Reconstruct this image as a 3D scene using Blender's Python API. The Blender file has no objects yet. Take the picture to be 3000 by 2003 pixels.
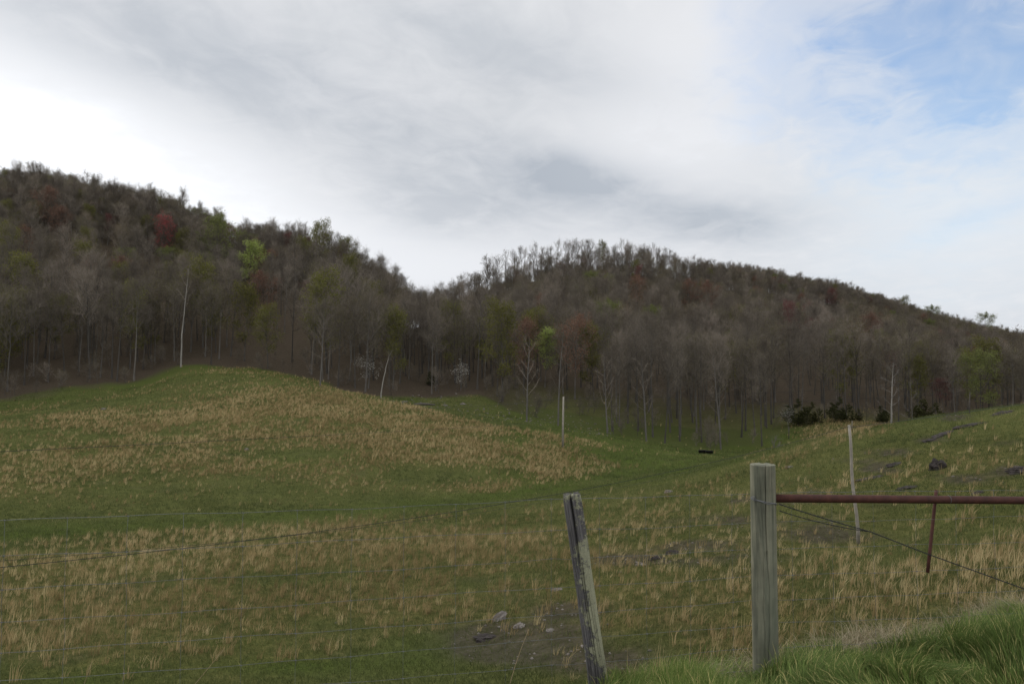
import bpy, math, random
import numpy as np
from mathutils import Vector, Matrix

scene = bpy.context.scene
COL = scene.collection
R = math.radians

# ------------------------------------------------------------------ camera
F = 683.0                      # focal length in pixels of the 1024 wide frame
PITCH = math.atan(29.0 / F)
HOR = 370.5
cam_data = bpy.data.cameras.new('camera')
cam_data.sensor_width = 36.0
cam_data.lens = 36.0 * F / 1024.0
cam_data.clip_start = 0.05
cam_data.clip_end = 5000
cam = bpy.data.objects.new('camera', cam_data)
cam.location = (0, 0, 0)
cam.rotation_euler = (math.pi / 2 + PITCH, 0, 0)
COL.objects.link(cam)
scene.camera = cam

# ------------------------------------------------------------------ exposure
scene.view_settings.view_transform = 'Standard'
scene.view_settings.look = 'None'
scene.view_settings.exposure = 0.0
scene.view_settings.gamma = 1.0
scene.view_settings.use_curve_mapping = False
scene.cycles.max_bounces = 3
scene.cycles.diffuse_bounces = 2
scene.cycles.glossy_bounces = 1
scene.cycles.transmission_bounces = 2
scene.cycles.transparent_max_bounces = 4
scene.cycles.caustics_reflective = False
scene.cycles.caustics_refractive = False
scene.cycles.use_denoising = True
scene.cycles.denoiser = 'OPENIMAGEDENOISE'
scene.cycles.denoising_input_passes = 'RGB_ALBEDO_NORMAL'
scene.cycles.denoising_prefilter = 'ACCURATE'


def node(nt, typ, **kw):
    n = nt.nodes.new(typ)
    for k, v in kw.items():
        if k.startswith('in_'):
            key = k[3:]
            n.inputs[int(key) if key.isdigit() else key].default_value = v
        else:
            setattr(n, k, v)
    return n


def math_n(nt, op, a, b=None, c=None, clamp=False):
    n = nt.nodes.new('ShaderNodeMath')
    n.operation = op
    n.use_clamp = clamp
    for i, v in enumerate((a, b, c)):
        if v is None:
            continue
        if isinstance(v, (int, float)):
            n.inputs[i].default_value = v
        else:
            nt.links.new(v, n.inputs[i])
    return n.outputs[0]


def mix_c(nt, fac, a, b, blend='MIX'):
    n = nt.nodes.new('ShaderNodeMix')
    n.data_type = 'RGBA'
    n.blend_type = blend
    for i, v in ((0, fac), (6, a), (7, b)):
        if isinstance(v, (int, float)):
            n.inputs[i].default_value = v
        elif isinstance(v, (tuple, list)):
            n.inputs[i].default_value = tuple(v) + ((1,) if len(v) == 3 else ())
        else:
            nt.links.new(v, n.inputs[i])
    return n.outputs[2]


def ramp_n(nt, fac, stops, interp='LINEAR'):
    n = nt.nodes.new('ShaderNodeValToRGB')
    n.color_ramp.interpolation = interp
    el = n.color_ramp.elements
    while len(el) > 1:
        el.remove(el[-1])
    el[0].position = stops[0][0]
    c = stops[0][1]
    el[0].color = (c, c, c, 1) if isinstance(c, (int, float)) else tuple(c) + (1,)
    for p, c in stops[1:]:
        e = el.new(p)
        e.color = (c, c, c, 1) if isinstance(c, (int, float)) else tuple(c) + (1,)
    if fac is not None:
        nt.links.new(fac, n.inputs[0])
    return n.outputs[0]


def noise_n(nt, vec, scale, detail=4, rough=0.5, dist=0.0):
    n = nt.nodes.new('ShaderNodeTexNoise')
    n.inputs['Scale'].default_value = scale
    n.inputs['Detail'].default_value = detail
    n.inputs['Roughness'].default_value = rough
    n.inputs['Distortion'].default_value = dist
    if vec is not None:
        nt.links.new(vec, n.inputs['Vector'])
    return n.outputs['Fac']


# ------------------------------------------------------------------ sky and sun
SUN_EL, SUN_AZ = R(30), R(-48)       # azimuth measured from +Y towards +X
world = bpy.data.worlds.new('World')
scene.world = world
world.use_nodes = True
nt = world.node_tree
nt.nodes.clear()
out = nt.nodes.new('ShaderNodeOutputWorld')
bg = nt.nodes.new('ShaderNodeBackground')
bg.inputs['Strength'].default_value = 0.1
nt.links.new(bg.outputs[0], out.inputs[0])
sky = nt.nodes.new('ShaderNodeTexSky')
sky.sky_type = 'NISHITA'
sky.sun_disc = False
sky.sun_elevation = SUN_EL
sky.sun_rotation = SUN_AZ
sky.air_density = 1.0
sky.dust_density = 0.6
sky.ozone_density = 2.0
tc = nt.nodes.new('ShaderNodeTexCoord')
sep = nt.nodes.new('ShaderNodeSeparateXYZ')
nt.links.new(tc.outputs['Generated'], sep.inputs[0])
dx, dy, dz = sep.outputs
az = math_n(nt, 'ARCTAN2', dx, dy)
el = math_n(nt, 'ARCSINE', dz)
# cloud layer coordinates: direction met with a high plane, so that clouds crowd towards the horizon
den = math_n(nt, 'ADD', math_n(nt, 'MAXIMUM', dz, 0.0), 0.16)
comb = nt.nodes.new('ShaderNodeCombineXYZ')
nt.links.new(math_n(nt, 'DIVIDE', dx, den), comb.inputs[0])
nt.links.new(math_n(nt, 'DIVIDE', dy, den), comb.inputs[1])
rot = nt.nodes.new('ShaderNodeVectorRotate')
rot.rotation_type = 'Z_AXIS'
rot.inputs['Angle'].default_value = R(35)
nt.links.new(comb.outputs[0], rot.inputs[0])
mp = nt.nodes.new('ShaderNodeMapping')
mp.inputs['Scale'].default_value = (1.0, 0.85, 1.0)
nt.links.new(rot.outputs[0], mp.inputs[0])
nbig = noise_n(nt, mp.outputs[0], 1.1, 4, 0.5, 0.3)
nmid = noise_n(nt, mp.outputs[0], 3.4, 7, 0.6, 0.6)
nfine = noise_n(nt, mp.outputs[0], 8.0, 7, 0.55, 0.9)


def px_dir(px, py):
    x = (px - 512) / F
    zc = (341.5 - py) / F
    y = math.cos(PITCH) - zc * math.sin(PITCH)
    z = math.sin(PITCH) + zc * math.cos(PITCH)
    return math.atan2(x, y), math.atan2(z, math.hypot(x, y))


def blob(px, py, wx, wy, tilt=0.0, warp=0.25):
    """soft elliptical patch of sky round a bearing and a height, warped by the cloud noise"""
    a0, e0 = px_dir(px, py)
    u = math_n(nt, 'SUBTRACT', az, a0)
    v = math_n(nt, 'SUBTRACT', el, e0)
    c, s = math.cos(tilt), math.sin(tilt)
    uu = math_n(nt, 'ADD', math_n(nt, 'MULTIPLY', u, c), math_n(nt, 'MULTIPLY', v, s))
    vv = math_n(nt, 'SUBTRACT', math_n(nt, 'MULTIPLY', v, c), math_n(nt, 'MULTIPLY', u, s))
    uu = math_n(nt, 'DIVIDE', uu, wx / F)
    vv = math_n(nt, 'DIVIDE', vv, wy / F)
    d2 = math_n(nt, 'ADD', math_n(nt, 'MULTIPLY', uu, uu), math_n(nt, 'MULTIPLY', vv, vv))
    wob = math_n(nt, 'MULTIPLY', math_n(nt, 'SUBTRACT', nmid, 0.5), warp * 8)
    d2 = math_n(nt, 'ADD', d2, wob)
    d2 = math_n(nt, 'ADD', d2, math_n(nt, 'MULTIPLY', math_n(nt, 'SUBTRACT', nfine, 0.5), warp * 5))
    return math_n(nt, 'EXPONENT', math_n(nt, 'MULTIPLY', math_n(nt, 'MAXIMUM', d2, 0.0), -1.0))


base = ramp_n(nt, nbig, [(0.30, (6.5, 6.75, 7.1)), (0.5, (7.3, 7.5, 7.85)), (0.68, (8.4, 8.5, 8.8))])
base = mix_c(nt, 0.55, base, ramp_n(nt, nmid, [(0.3, (6.2, 6.5, 6.85)), (0.7, (8.2, 8.3, 8.6))]))
base = mix_c(nt, 0.30, base, ramp_n(nt, nfine, [(0.3, (5.8, 6.0, 6.4)), (0.7, (8.2, 8.3, 8.5))]))
# bright thin cloud low at the left, in front of the sun
b = blob(60, 155, 300, 72, R(-18), 0.16)
base = mix_c(nt, b, base, (10.8, 11.0, 11.4))
base = mix_c(nt, math_n(nt, 'MULTIPLY', blob(430, 262, 240, 34, 0, 0.1), 0.75), base, (8.6, 8.8, 9.2))
base = mix_c(nt, math_n(nt, 'MULTIPLY', blob(690, 110, 140, 85, R(35), 0.3), 0.75), base, (8.9, 9.05, 9.4))
base = mix_c(nt, math_n(nt, 'MULTIPLY', blob(700, 20, 90, 50, R(30), 0.3), 0.5), base, (8.4, 8.5, 8.8))
# grey undersides
for (px, py, wx, wy, t, f) in ((575, 182, 105, 26, R(-12), 0.75), (720, 222, 80, 20, R(-5), 0.68), (455, 205, 120, 30, R(-6), 0.4),
                               (300, 95, 210, 40, R(-14), 0.4), (500, 50, 170, 30, R(-14), 0.35), (120, 30, 200, 40, 0, 0.25)):
    base = mix_c(nt, math_n(nt, 'MULTIPLY', blob(px, py, wx, wy, t, 0.20), f), base, (3.9, 4.4, 5.1))
# hole in the cloud at the upper right, thin wisps over it
hole = blob(985, 32, 180, 98, R(-6), 0.20)
hole = ramp_n(nt, hole, [(0.12, 0.0), (0.45, 0.42), (0.92, 0.95)], 'EASE')
hole = math_n(nt, 'MAXIMUM', hole, math_n(nt, 'MULTIPLY', blob(1010, 205, 90, 12, R(20), 0.12), 0.30))
hole = math_n(nt, 'MULTIPLY', hole, math_n(nt, 'SUBTRACT', 1.25, math_n(nt, 'MULTIPLY', nfine, 0.75)), clamp=True)
thin = math_n(nt, 'MULTIPLY', blob(960, 200, 130, 110, 0, 0.2), 0.60)
base = mix_c(nt, thin, base, (7.9, 8.7, 9.5))
skyc = mix_c(nt, 1.0, sky.outputs[0], (2.1, 2.05, 2.0), 'MULTIPLY')
col = mix_c(nt, math_n(nt, 'MULTIPLY', hole, 0.92), base, skyc)
# unseen sky overhead and behind the viewer, brightened to add light on the ground
over = math_n(nt, 'MULTIPLY', math_n(nt, 'SUBTRACT', el, R(36)), 1 / R(22), clamp=True)
back = math_n(nt, 'MULTIPLY', math_n(nt, 'SUBTRACT', math_n(nt, 'ABSOLUTE', az), R(55)), 1 / R(35), clamp=True)
up = math_n(nt, 'GREATER_THAN', dz, 0.0)
lift = math_n(nt, 'MULTIPLY', math_n(nt, 'MAXIMUM', over, back), up)
col = mix_c(nt, math_n(nt, 'MULTIPLY', lift, 0.85), col, (13.5, 13.3, 13.3))
nt.links.new(col, bg.inputs['Color'])

sun_d = bpy.data.lights.new('sun', 'SUN')
sun_d.energy = 1.5
sun_d.angle = R(14)
sun_d.color = (1.0, 0.95, 0.87)
sun = bpy.data.objects.new('sun', sun_d)
sd = Vector((math.sin(SUN_AZ) * math.cos(SUN_EL), math.cos(SUN_AZ) * math.cos(SUN_EL), math.sin(SUN_EL)))
sun.rotation_euler = sd.to_track_quat('Z', 'Y').to_euler()
COL.objects.link(sun)

# ------------------------------------------------------------------ helpers
rng = np.random.default_rng(7)
random.seed(7)


def tag(o, label=None, cat=None, group=None, kind=None):
    if label: o['label'] = label
    if cat: o['category'] = cat
    if group: o['group'] = group
    if kind: o['kind'] = kind
    return o


def empty(name, loc, label, cat, group=None, rz=0.0, scale=1.0):
    o = bpy.data.objects.new(name, None)
    o.location = loc
    o.rotation_euler = (0, 0, rz)
    o.scale = (scale,) * 3
    o.empty_display_size = 0.2
    COL.objects.link(o)
    return tag(o, label, cat, group)


def link(name, me, parent=None, loc=(0, 0, 0)):
    o = bpy.data.objects.new(name, me)
    o.location = loc
    COL.objects.link(o)
    if parent:
        o.parent = parent
    return o


def np_mesh(name, verts, faces_sizes, loops, mats=(), mat_idx=None, attrs=None, smooth=False):
    """faces_sizes: int array of loop counts, loops: flat int array"""
    me = bpy.data.meshes.new(name)
    verts = np.asarray(verts, dtype=np.float32)
    me.vertices.add(len(verts))
    me.vertices.foreach_set('co', verts.ravel())
    loops = np.asarray(loops, dtype=np.int32)
    sizes = np.asarray(faces_sizes, dtype=np.int32)
    me.loops.add(len(loops))
    me.loops.foreach_set('vertex_index', loops)
    me.polygons.add(len(sizes))
    starts = np.zeros(len(sizes), dtype=np.int32)
    starts[1:] = np.cumsum(sizes)[:-1]
    me.polygons.foreach_set('loop_start', starts)
    me.polygons.foreach_set('loop_total', sizes)
    for m in mats:
        me.materials.append(m)
    if mat_idx is not None:
        me.polygons.foreach_set('material_index', np.asarray(mat_idx, dtype=np.int32))
    if smooth:
        me.polygons.foreach_set('use_smooth', np.ones(len(sizes), dtype=bool))
    me.update(calc_edges=True)
    if attrs:
        for k, v in attrs.items():
            a = me.attributes.new(k, 'FLOAT', 'POINT')
            a.data.foreach_set('value', np.asarray(v, dtype=np.float32))
    return me


def hash2(ix, iy, seed):
    h = (ix.astype(np.int64) * 374761393 + iy.astype(np.int64) * 668265263 + seed * 1442695040) & 0xFFFFFFFF
    h = ((h ^ (h >> 13)) * 1274126177) & 0xFFFFFFFF
    return ((h ^ (h >> 16)) & 0xFFFF) / 65535.0


def vnoise(x, y, seed=0):
    x = np.asarray(x, float); y = np.asarray(y, float)
    ix = np.floor(x); iy = np.floor(y)
    fx = x - ix; fy = y - iy
    fx = fx * fx * (3 - 2 * fx); fy = fy * fy * (3 - 2 * fy)
    a = hash2(ix, iy, seed); b = hash2(ix + 1, iy, seed)
    c = hash2(ix, iy + 1, seed); d = hash2(ix + 1, iy + 1, seed)
    return (a * (1 - fx) + b * fx) * (1 - fy) + (c * (1 - fx) + d * fx) * fy


def fbm(x, y, seed=0, oct=4):
    s = 0; amp = 0.5; tot = 0
    for k in range(oct):
        s = s + amp * vnoise(x * 2 ** k, y * 2 ** k, seed + k * 17)
        tot += amp
        amp *= 0.5
    return s / tot


# ------------------------------------------------------------------ terrain height
def at(px, py, Y):
    """photo point at depth Y (metres along the view's ground direction)"""
    x = (px - 512) / F
    zc = (341.5 - py) / F
    y = math.cos(PITCH) - zc * math.sin(PITCH)
    z = math.sin(PITCH) + zc * math.cos(PITCH)
    return (x / y * Y, Y, z / y * Y)


CP = []          # (x, y, z)
def g(px, py, Y):
    CP.append(at(px, py, Y))
def gz(px, z, Y):
    CP.append(((px - 512) / F * Y, Y, z))

# road shoulder the camera stands on
for px in (-400, 0, 250, 512, 765, 1024, 1400):
    gz(px, -1.62, 0.8)
    gz(px, -1.72 - (0.1 if px < 400 else 0), 2.3)
for px, z, Y in ((-400, -2.15, 3.4), (0, -2.15, 3.6), (200, -2.12, 3.8), (450, -2.10, 4.0), (600, -2.02, 4.3), (765, -2.04, 4.65),
                 (830, -2.02, 4.85), (900, -2.02, 5.0), (1024, -1.96, 5.3), (1400, -1.85, 5.8)):
    gz(px, z, Y)
for px, z, Y in ((-400, -3.3, 5.6), (0, -3.25, 5.7), (250, -3.2, 5.7), (500, -3.0, 5.6), (640, -2.75, 5.8), (765, -2.7, 6.2), (900, -2.55, 6.5),
                 (1024, -2.35, 6.8), (1400, -2.0, 7.2)):
    gz(px, z, Y)
# near field
for a in ((-300, 683, 9.5), (0, 683, 9), (250, 683, 9), (500, 683, 8.4), (0, 600, 16), (250, 600, 15), (500, 620, 11.5), (500, 560, 18),
          (250, 545, 26), (0, 560, 22), (-400, 600, 16), (-400, 545, 28), (640, 600, 11), (640, 560, 16), (640, 520, 26), (760, 560, 13.5),
          (850, 600, 9.3), (854, 543, 16), (1000, 568, 9.3), (1024, 500, 15), (1024, 450, 21), (800, 500, 20), (760, 480, 29),
          (854, 480, 23), (1400, 560, 10), (1400, 480, 16), (1400, 400, 28),
          # swale
          (-400, 520, 36), (0, 530, 33), (250, 517, 38), (500, 497, 46), (640, 472, 66),
          # right hill crest
          (740, 459, 50), (770, 451, 46), (800, 443, 42), (830, 436.5, 38), (854, 433, 35), (900, 426, 32), (960, 418, 30), (1024, 410, 28)):
    g(*a)
# behind the crest of the right hill the land falls to the valley
for px, z, Y in ((740, -9.3, 70), (800, -9.2, 62), (860, -7.6, 60), (900, -6.8, 60), (1024, -5.5, 58), (1400, -3.0, 60),
                 (800, -11.4, 88), (900, -10.8, 88), (1024, -10.0, 88), (1400, -8, 90)):
    gz(px, z, Y)
# ridge nose beyond the swale
for a in ((-400, 470, 50), (-400, 420, 85), (0, 490, 45), (0, 447, 60), (0, 418, 88), (170, 402, 95), (170, 447, 62), (300, 480, 50), (300, 430, 72),
          (300, 385, 108), (250, 373, 124), (185, 370, 132), (349, 392, 106), (410, 408, 92), (464, 426, 80), (230, 390, 105), (420, 460, 58),
          (560, 446, 75), (500, 465, 60), (620, 466, 70), (600, 455, 76)):
    g(*a)
# second hollow behind the nose
for a in ((425, 404, 112), (480, 400, 120), (480, 412, 108), (540, 426, 100), (600, 437, 96), (650, 447, 95), (700, 451, 96), (740, 453, 100)):
    g(*a)
# the tree line
EDGE = [(-700, 402, 95), (-300, 402, 105), (0, 401, 118), (65, 389, 126), (122, 386, 130), (152, 378, 136), (181, 363, 144), (218, 365, 142),
        (262, 368.5, 138), (288, 374, 132), (318, 383, 124), (340, 390, 121), (371, 396, 121), (430, 396, 126), (480, 391, 128), (510, 410, 118), (560, 423, 112), (600, 431, 110), (650, 440, 108), (700, 447, 108),
        (760, 446, 112), (800, 425, 124), (850, 421, 128), (900, 424, 128), (1024, 425, 130), (1400, 420, 130), (1800, 420, 120)]
for px, py, Y in EDGE:
    g(px, py, Y)
for a in ((800, 436, 112), (850, 430, 118), (900, 429, 120)):
    g(*a)
# skyline of the crowns; the ground runs a tree height below
TREE_H = 16.0
SKYL = [(-700, 190, 300), (-300, 175, 300), (0, 172, 290), (50, 168, 290), (100, 180, 285), (170, 195, 275), (235, 222, 265), (275, 226, 255),
        (330, 233, 238), (370, 262, 225), (400, 280, 240), (430, 292, 300), (470, 281, 330), (530, 258, 345), (600, 248, 350), (650, 250, 355),
        (700, 262, 365), (760, 268, 380), (830, 283, 395), (900, 300, 410), (950, 315, 420), (1024, 332, 430), (1400, 345, 400), (1800, 340, 380)]
EPX = np.array([e[0] for e in EDGE], float)
EY = np.array([e[2] for e in EDGE], float)
for px, py, Y in SKYL:
    x, y, z = at(px, py, Y)
    z -= TREE_H - 2
    CP.append((x, y, z))
    yb = float(np.interp(px, EPX, EY))
    xb, _, _ = at(px, 400, yb)
    pyb = float(np.interp(px, EPX, [e[1] for e in EDGE]))
    zb = at(px, pyb, yb)[2]
    for t, k in ((0.35, 0.30), (0.7, 0.68)):
        Yt = yb + (Y - yb) * t
        CP.append(((px - 512) / F * Yt, Yt, zb + (z - zb) * k))
    CP.append(((px - 512) / F * Y * 1.35, Y * 1.35, z - 25))
    CP.append(((px - 512) / F * Y * 2.2, Y * 2.2, z - 40))

CP = np.array(CP)


def uv_of(x, y):
    azm = np.arctan2(x, y)
    r = np.hypot(x, y)
    azc = np.clip(azm, -R(66), R(66))
    return azc * 5.2, np.log(np.maximum(r, 0.5)) * 3.0


cu, cv = uv_of(CP[:, 0], CP[:, 1])
# work with z relative to range, which keeps near and far control points in proportion
crr = np.hypot(CP[:, 0], CP[:, 1])
cw = CP[:, 2] / crr ** 0.6


def tps_k(d2):
    return 0.5 * d2 * np.log(d2 + 1e-9)


N = len(CP)
K = tps_k((cu[:, None] - cu[None]) ** 2 + (cv[:, None] - cv[None]) ** 2) + np.eye(N) * 0.002
P = np.stack([np.ones(N), cu, cv], 1)
A = np.zeros((N + 3, N + 3))
A[:N, :N] = K; A[:N, N:] = P; A[N:, :N] = P.T
sol = np.linalg.solve(A, np.concatenate([cw, np.zeros(3)]))


def height(x, y, detail=True):
    x = np.atleast_1d(np.asarray(x, float)); y = np.atleast_1d(np.asarray(y, float))
    shp = x.shape
    x = x.ravel(); y = y.ravel()
    res = np.empty(len(x))
    for s in range(0, len(x), 20000):
        xs = x[s:s + 20000]; ys = y[s:s + 20000]
        u, v = uv_of(xs, ys)
        k = tps_k((u[:, None] - cu[None]) ** 2 + (v[:, None] - cv[None]) ** 2)
        w = k @ sol[:N] + sol[N] + sol[N + 1] * u + sol[N + 2] * v
        r = np.maximum(np.hypot(xs, ys), 0.5)
        z = w * r ** 0.6
        # behind the camera: a level road
        a = np.abs(np.arctan2(xs, ys))
        t = np.clip((a - R(68)) / R(40), 0, 1)
        t = t * t * (3 - 2 * t)
        z = z * (1 - t) + (-1.65) * t
        t2 = np.clip((1.6 - r) / 1.0, 0, 1)
        z = z * (1 - t2) + (-1.62) * t2
        if detail:
            amp = np.clip((r - 6) / 30, 0, 1)
            z = z + amp * ((fbm(xs / 5.0, ys / 5.0, 3, 3) - 0.5) * 0.35 + (fbm(xs / 1.1, ys / 1.1, 9, 3) - 0.5) * 0.10)
            z = z + np.clip((r - 110) / 60, 0, 1) * (fbm(xs / 26.0, ys / 26.0, 5, 3) - 0.5) * 4.0
            z = z + np.clip((r - 5) / 4, 0, 1) * (fbm(xs / 0.6, ys / 0.6, 21, 2) - 0.5) * 0.06
        res[s:s + 20000] = z
    return res.reshape(shp)


def project(x, y, z):
    c, s = math.cos(PITCH), math.sin(PITCH)
    yc = y * c + z * s
    zc = z * c - y * s
    return 512 + F * x / yc, 341.5 - F * zc / yc


def hz(x, y):
    return float(height(x, y)[0])


def ground_at(px, Y):
    """ground point under photo column px at depth Y"""
    x = (px - 512) / F * Y
    return x, Y, hz(x, Y)


# ------------------------------------------------------------------ vegetation fields (metres on the ground, given by the photo's columns and rows)
def gauss(px, py, x0, y0, sx, sy, amp):
    return amp * np.exp(-((px - x0) / sx) ** 2 - ((py - y0) / sy) ** 2)


def edge_depth(x, y):
    px = 512 + F * x / np.maximum(y, 1)
    return np.interp(px, EPX, EY)


def tan_field(x, y, z):
    px, py = project(x, y, z)
    t = np.full(np.shape(px), 0.10)
    for a in ((285, 415, 120, 22, 0.95), (400, 418, 60, 12, 0.7), (450, 432, 60, 13, 0.9), (530, 450, 70, 14, 0.75), (390, 447, 70, 14, 0.9),
              (120, 432, 130, 16, 0.55), (120, 462, 150, 16, 0.75), (30, 490, 80, 20, 0.3), (560, 470, 60, 16, 0.55), (320, 475, 60, 12, 0.35),
              (487, 489, 30, 6, 0.9), (230, 468, 40, 10, 0.4), (340, 398, 50, 8, 0.35),
              (90, 560, 150, 40, 0.65), (300, 590, 160, 40, 0.85), (180, 636, 240, 50, 0.50), (420, 560, 130, 40, 0.6), (560, 565, 110, 40, 0.42),
              (330, 540, 150, 20, 0.55), (60, 610, 80, 40, 0.5), (560, 640, 120, 40, 0.35), (690, 615, 90, 40, 0.55), (800, 585, 90, 26, 0.5), (900, 584, 130, 24, 0.95),
              (1010, 560, 60, 20, 0.8), (1024, 590, 80, 30, 0.7), (830, 640, 130, 40, 0.8), (640, 520, 60, 20, 0.25), (1000, 520, 60, 20, 0.2),
              (760, 455, 50, 10, 0.3), (840, 432, 60, 8, 0.35), (700, 640, 100, 40, 0.4)):
        t = t + gauss(px, py, *a)
    # bare green stretches
    yc = np.interp(px, [0, 130, 300, 500, 660, 740], [533, 525, 516, 496, 474, 457])
    t = t - 0.60 * np.exp(-((py - yc) / 8.0) ** 2) * (px < 745)
    for a in ((90, 682, 70, 12, 0.3), (300, 668, 90, 10, 0.35), (240, 642, 40, 6, 0.3), (430, 650, 50, 22, 0.4), (360, 690, 90, 10, 0.3), (320, 622, 50, 8, 0.4), (310, 605, 40, 9, 0.5), (120, 395, 130, 13, 0.35),
              (380, 440, 50, 5, 0.3), (320, 455, 50, 7, 0.45), (430, 475, 80, 9, 0.5), (650, 455, 60, 10, 0.5), (240, 520, 60, 8, 0.3), (950, 640, 100, 30, 0.2)):
        t = t - gauss(px, py, *a)
    crease = np.interp(px, [300, 500, 620, 740, 800], [512, 501, 480, 459, 444])
    t = t + 0.03 * np.clip((py - crease) / 6, 0, 1) * np.clip((px - 420) / 120, 0, 1) * np.clip((620 - py) / 60, 0, 1)
    n = 0.6 * fbm(x / 3.0, y / 3.0, 31, 3) + 0.4 * fbm(x / 0.9, y / 0.9, 37, 2)
    n = np.clip(0.5 + (n - 0.5) * 2.6, 0, 1)
    n2 = fbm(x / 11.0, y / 11.0, 41, 3)
    t = t * (0.25 + 1.45 * n) + (n2 - 0.5) * 1.1
    # hollow behind the nose is mown green
    back = (y > np.interp(px, [300, 400, 490, 560, 640, 740], [135, 102, 84, 88, 90, 70])) & (px < 780) & (px > 330)
    t = np.where(back, 0.02, t)
    t = np.where((px > 785) & (px < 935) & (y > 95) & (y < 132), 0.75 * (0.5 + n) * np.clip((px - 785) / 45, 0, 1), t)
    return np.clip(t, 0, 1)


def dirt_field(x, y, z):
    px, py = project(x, y, z)
    t = np.zeros(np.shape(px))
    for a in ((495, 640, 34, 16, 1.5), (560, 645, 70, 22, 0.8), (560, 608, 50, 10, 0.7), (640, 560, 45, 5, 0.9), (690, 545, 40, 5, 0.8), (720, 520, 40, 6, 0.5), (730, 560, 60, 14, 0.35),
              (815, 535, 60, 10, 0.55), (770, 500, 50, 5, 0.6), (880, 470, 22, 4, 0.9), (890, 452, 30, 4, 0.6), (955, 417, 16, 4, 0.9), (860, 461, 25, 4, 0.7), (935, 440, 20, 3, 0.9), (1000, 445, 30, 8, 0.5),
              (960, 480, 40, 6, 0.5), (1010, 470, 18, 6, 0.7), (800, 490, 30, 4, 0.6), (560, 660, 80, 14, 0.5)):
        t = t + gauss(px, py, *a)
    t = t * (y < 60)
    n = fbm(x / 1.3, y / 1.3, 77, 4)
    return np.clip(t * (0.6 + 2.6 * n) * 1.1 + (n - 0.62) * 1.6, 0, 1)


def litter_field(x, y):
    e = edge_depth(x, y) + (fbm(x / 9.0, y / 9.0, 55, 3) - 0.5) * 12
    l = np.clip((y - e + 3) / 4.0, 0, 1) * (y > 60)
    px = 512 + F * x / np.maximum(y, 1)
    soft = np.clip((px - 480) / 60, 0, 1) * np.clip((150 - y) / 22, 0, 1)
    return l * (1 - 0.75 * soft)


# ------------------------------------------------------------------ materials
def mat(name):
    m = bpy.data.materials.new(name)
    m.use_nodes = True
    n = m.node_tree
    bs = n.nodes['Principled BSDF']
    bs.inputs['Roughness'].default_value = 0.9
    bs.inputs['Specular IOR Level'].default_value = 0.15
    return m, n, bs


def attr(nt, name):
    n = nt.nodes.new('ShaderNodeAttribute')
    n.attribute_name = name
    return n.outputs['Fac']


def obj_rand(nt):
    return nt.nodes.new('ShaderNodeObjectInfo').outputs['Random']


def ground_material():
    m, nt, bs = mat('pasture_ground')
    geo = nt.nodes.new('ShaderNodeNewGeometry')
    pos = geo.outputs['Position']
    n1 = noise_n(nt, pos, 0.35, 5, 0.6)
    n2 = noise_n(nt, pos, 3.5, 5, 0.7)
    n3 = noise_n(nt, pos, 22, 4, 0.7)
    green = ramp_n(nt, n1, [(0.35, (0.0483, 0.0594, 0.0203)), (0.5, (0.0737, 0.0866, 0.0296)), (0.66, (0.0992, 0.1091, 0.0395))])
    green2 = ramp_n(nt, n2, [(0.3, (0.0392, 0.0468, 0.0162)), (0.55, (0.0900, 0.0964, 0.0342)), (0.75, (0.1422, 0.1307, 0.0552))])
    c = mix_c(nt, 0.55, green, green2)
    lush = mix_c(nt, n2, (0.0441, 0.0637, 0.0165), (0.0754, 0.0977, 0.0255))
    c = mix_c(nt, attr(nt, 'lush'), c, lush)  # greener grass, and also the wood-edge shade put into the colour
    fine = ramp_n(nt, n3, [(0.3, 0.55), (0.7, 1.35)])
    tan = ramp_n(nt, n2, [(0.3, (0.0762, 0.0614, 0.0260)), (0.6, (0.1526, 0.1180, 0.0507)), (0.8, (0.2136, 0.1692, 0.0796))])
    tf = math_n(nt, 'MULTIPLY', attr(nt, 'tan'), math_n(nt, 'MULTIPLY', n2, 0.9), clamp=True)
    c = mix_c(nt, tf, c, tan)
    dirt = ramp_n(nt, n2, [(0.3, (0.0291, 0.0250, 0.0220)), (0.6, (0.0641, 0.0550, 0.0476)), (0.8, (0.1097, 0.0974, 0.0853))])
    df = math_n(nt, 'MULTIPLY', attr(nt, 'dirt'), math_n(nt, 'ADD', math_n(nt, 'MULTIPLY', n3, 1.6), -0.1), clamp=True)
    c = mix_c(nt, df, c, dirt)
    lit = ramp_n(nt, n2, [(0.3, (0.0377, 0.0304, 0.0224)), (0.6, (0.0757, 0.0617, 0.0456)), (0.8, (0.1173, 0.0978, 0.0718))])
    c = mix_c(nt, attr(nt, 'litter'), c, lit)
    c = mix_c(nt, 1.0, c, fine, 'MULTIPLY')
    nt.links.new(c, bs.inputs['Base Color'])
    bs.inputs['Roughness'].default_value = 1.0
    bs.inputs['Specular IOR Level'].default_value = 0.0
    bp = nt.nodes.new('ShaderNodeBump')
    bp.inputs['Strength'].default_value = 0.9
    bp.inputs['Distance'].default_value = 0.08
    nt.links.new(math_n(nt, 'ADD', n2, math_n(nt, 'MULTIPLY', n3, 0.5)), bp.inputs['Height'])
    nt.links.new(bp.outputs[0], bs.inputs['Normal'])
    return m


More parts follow.
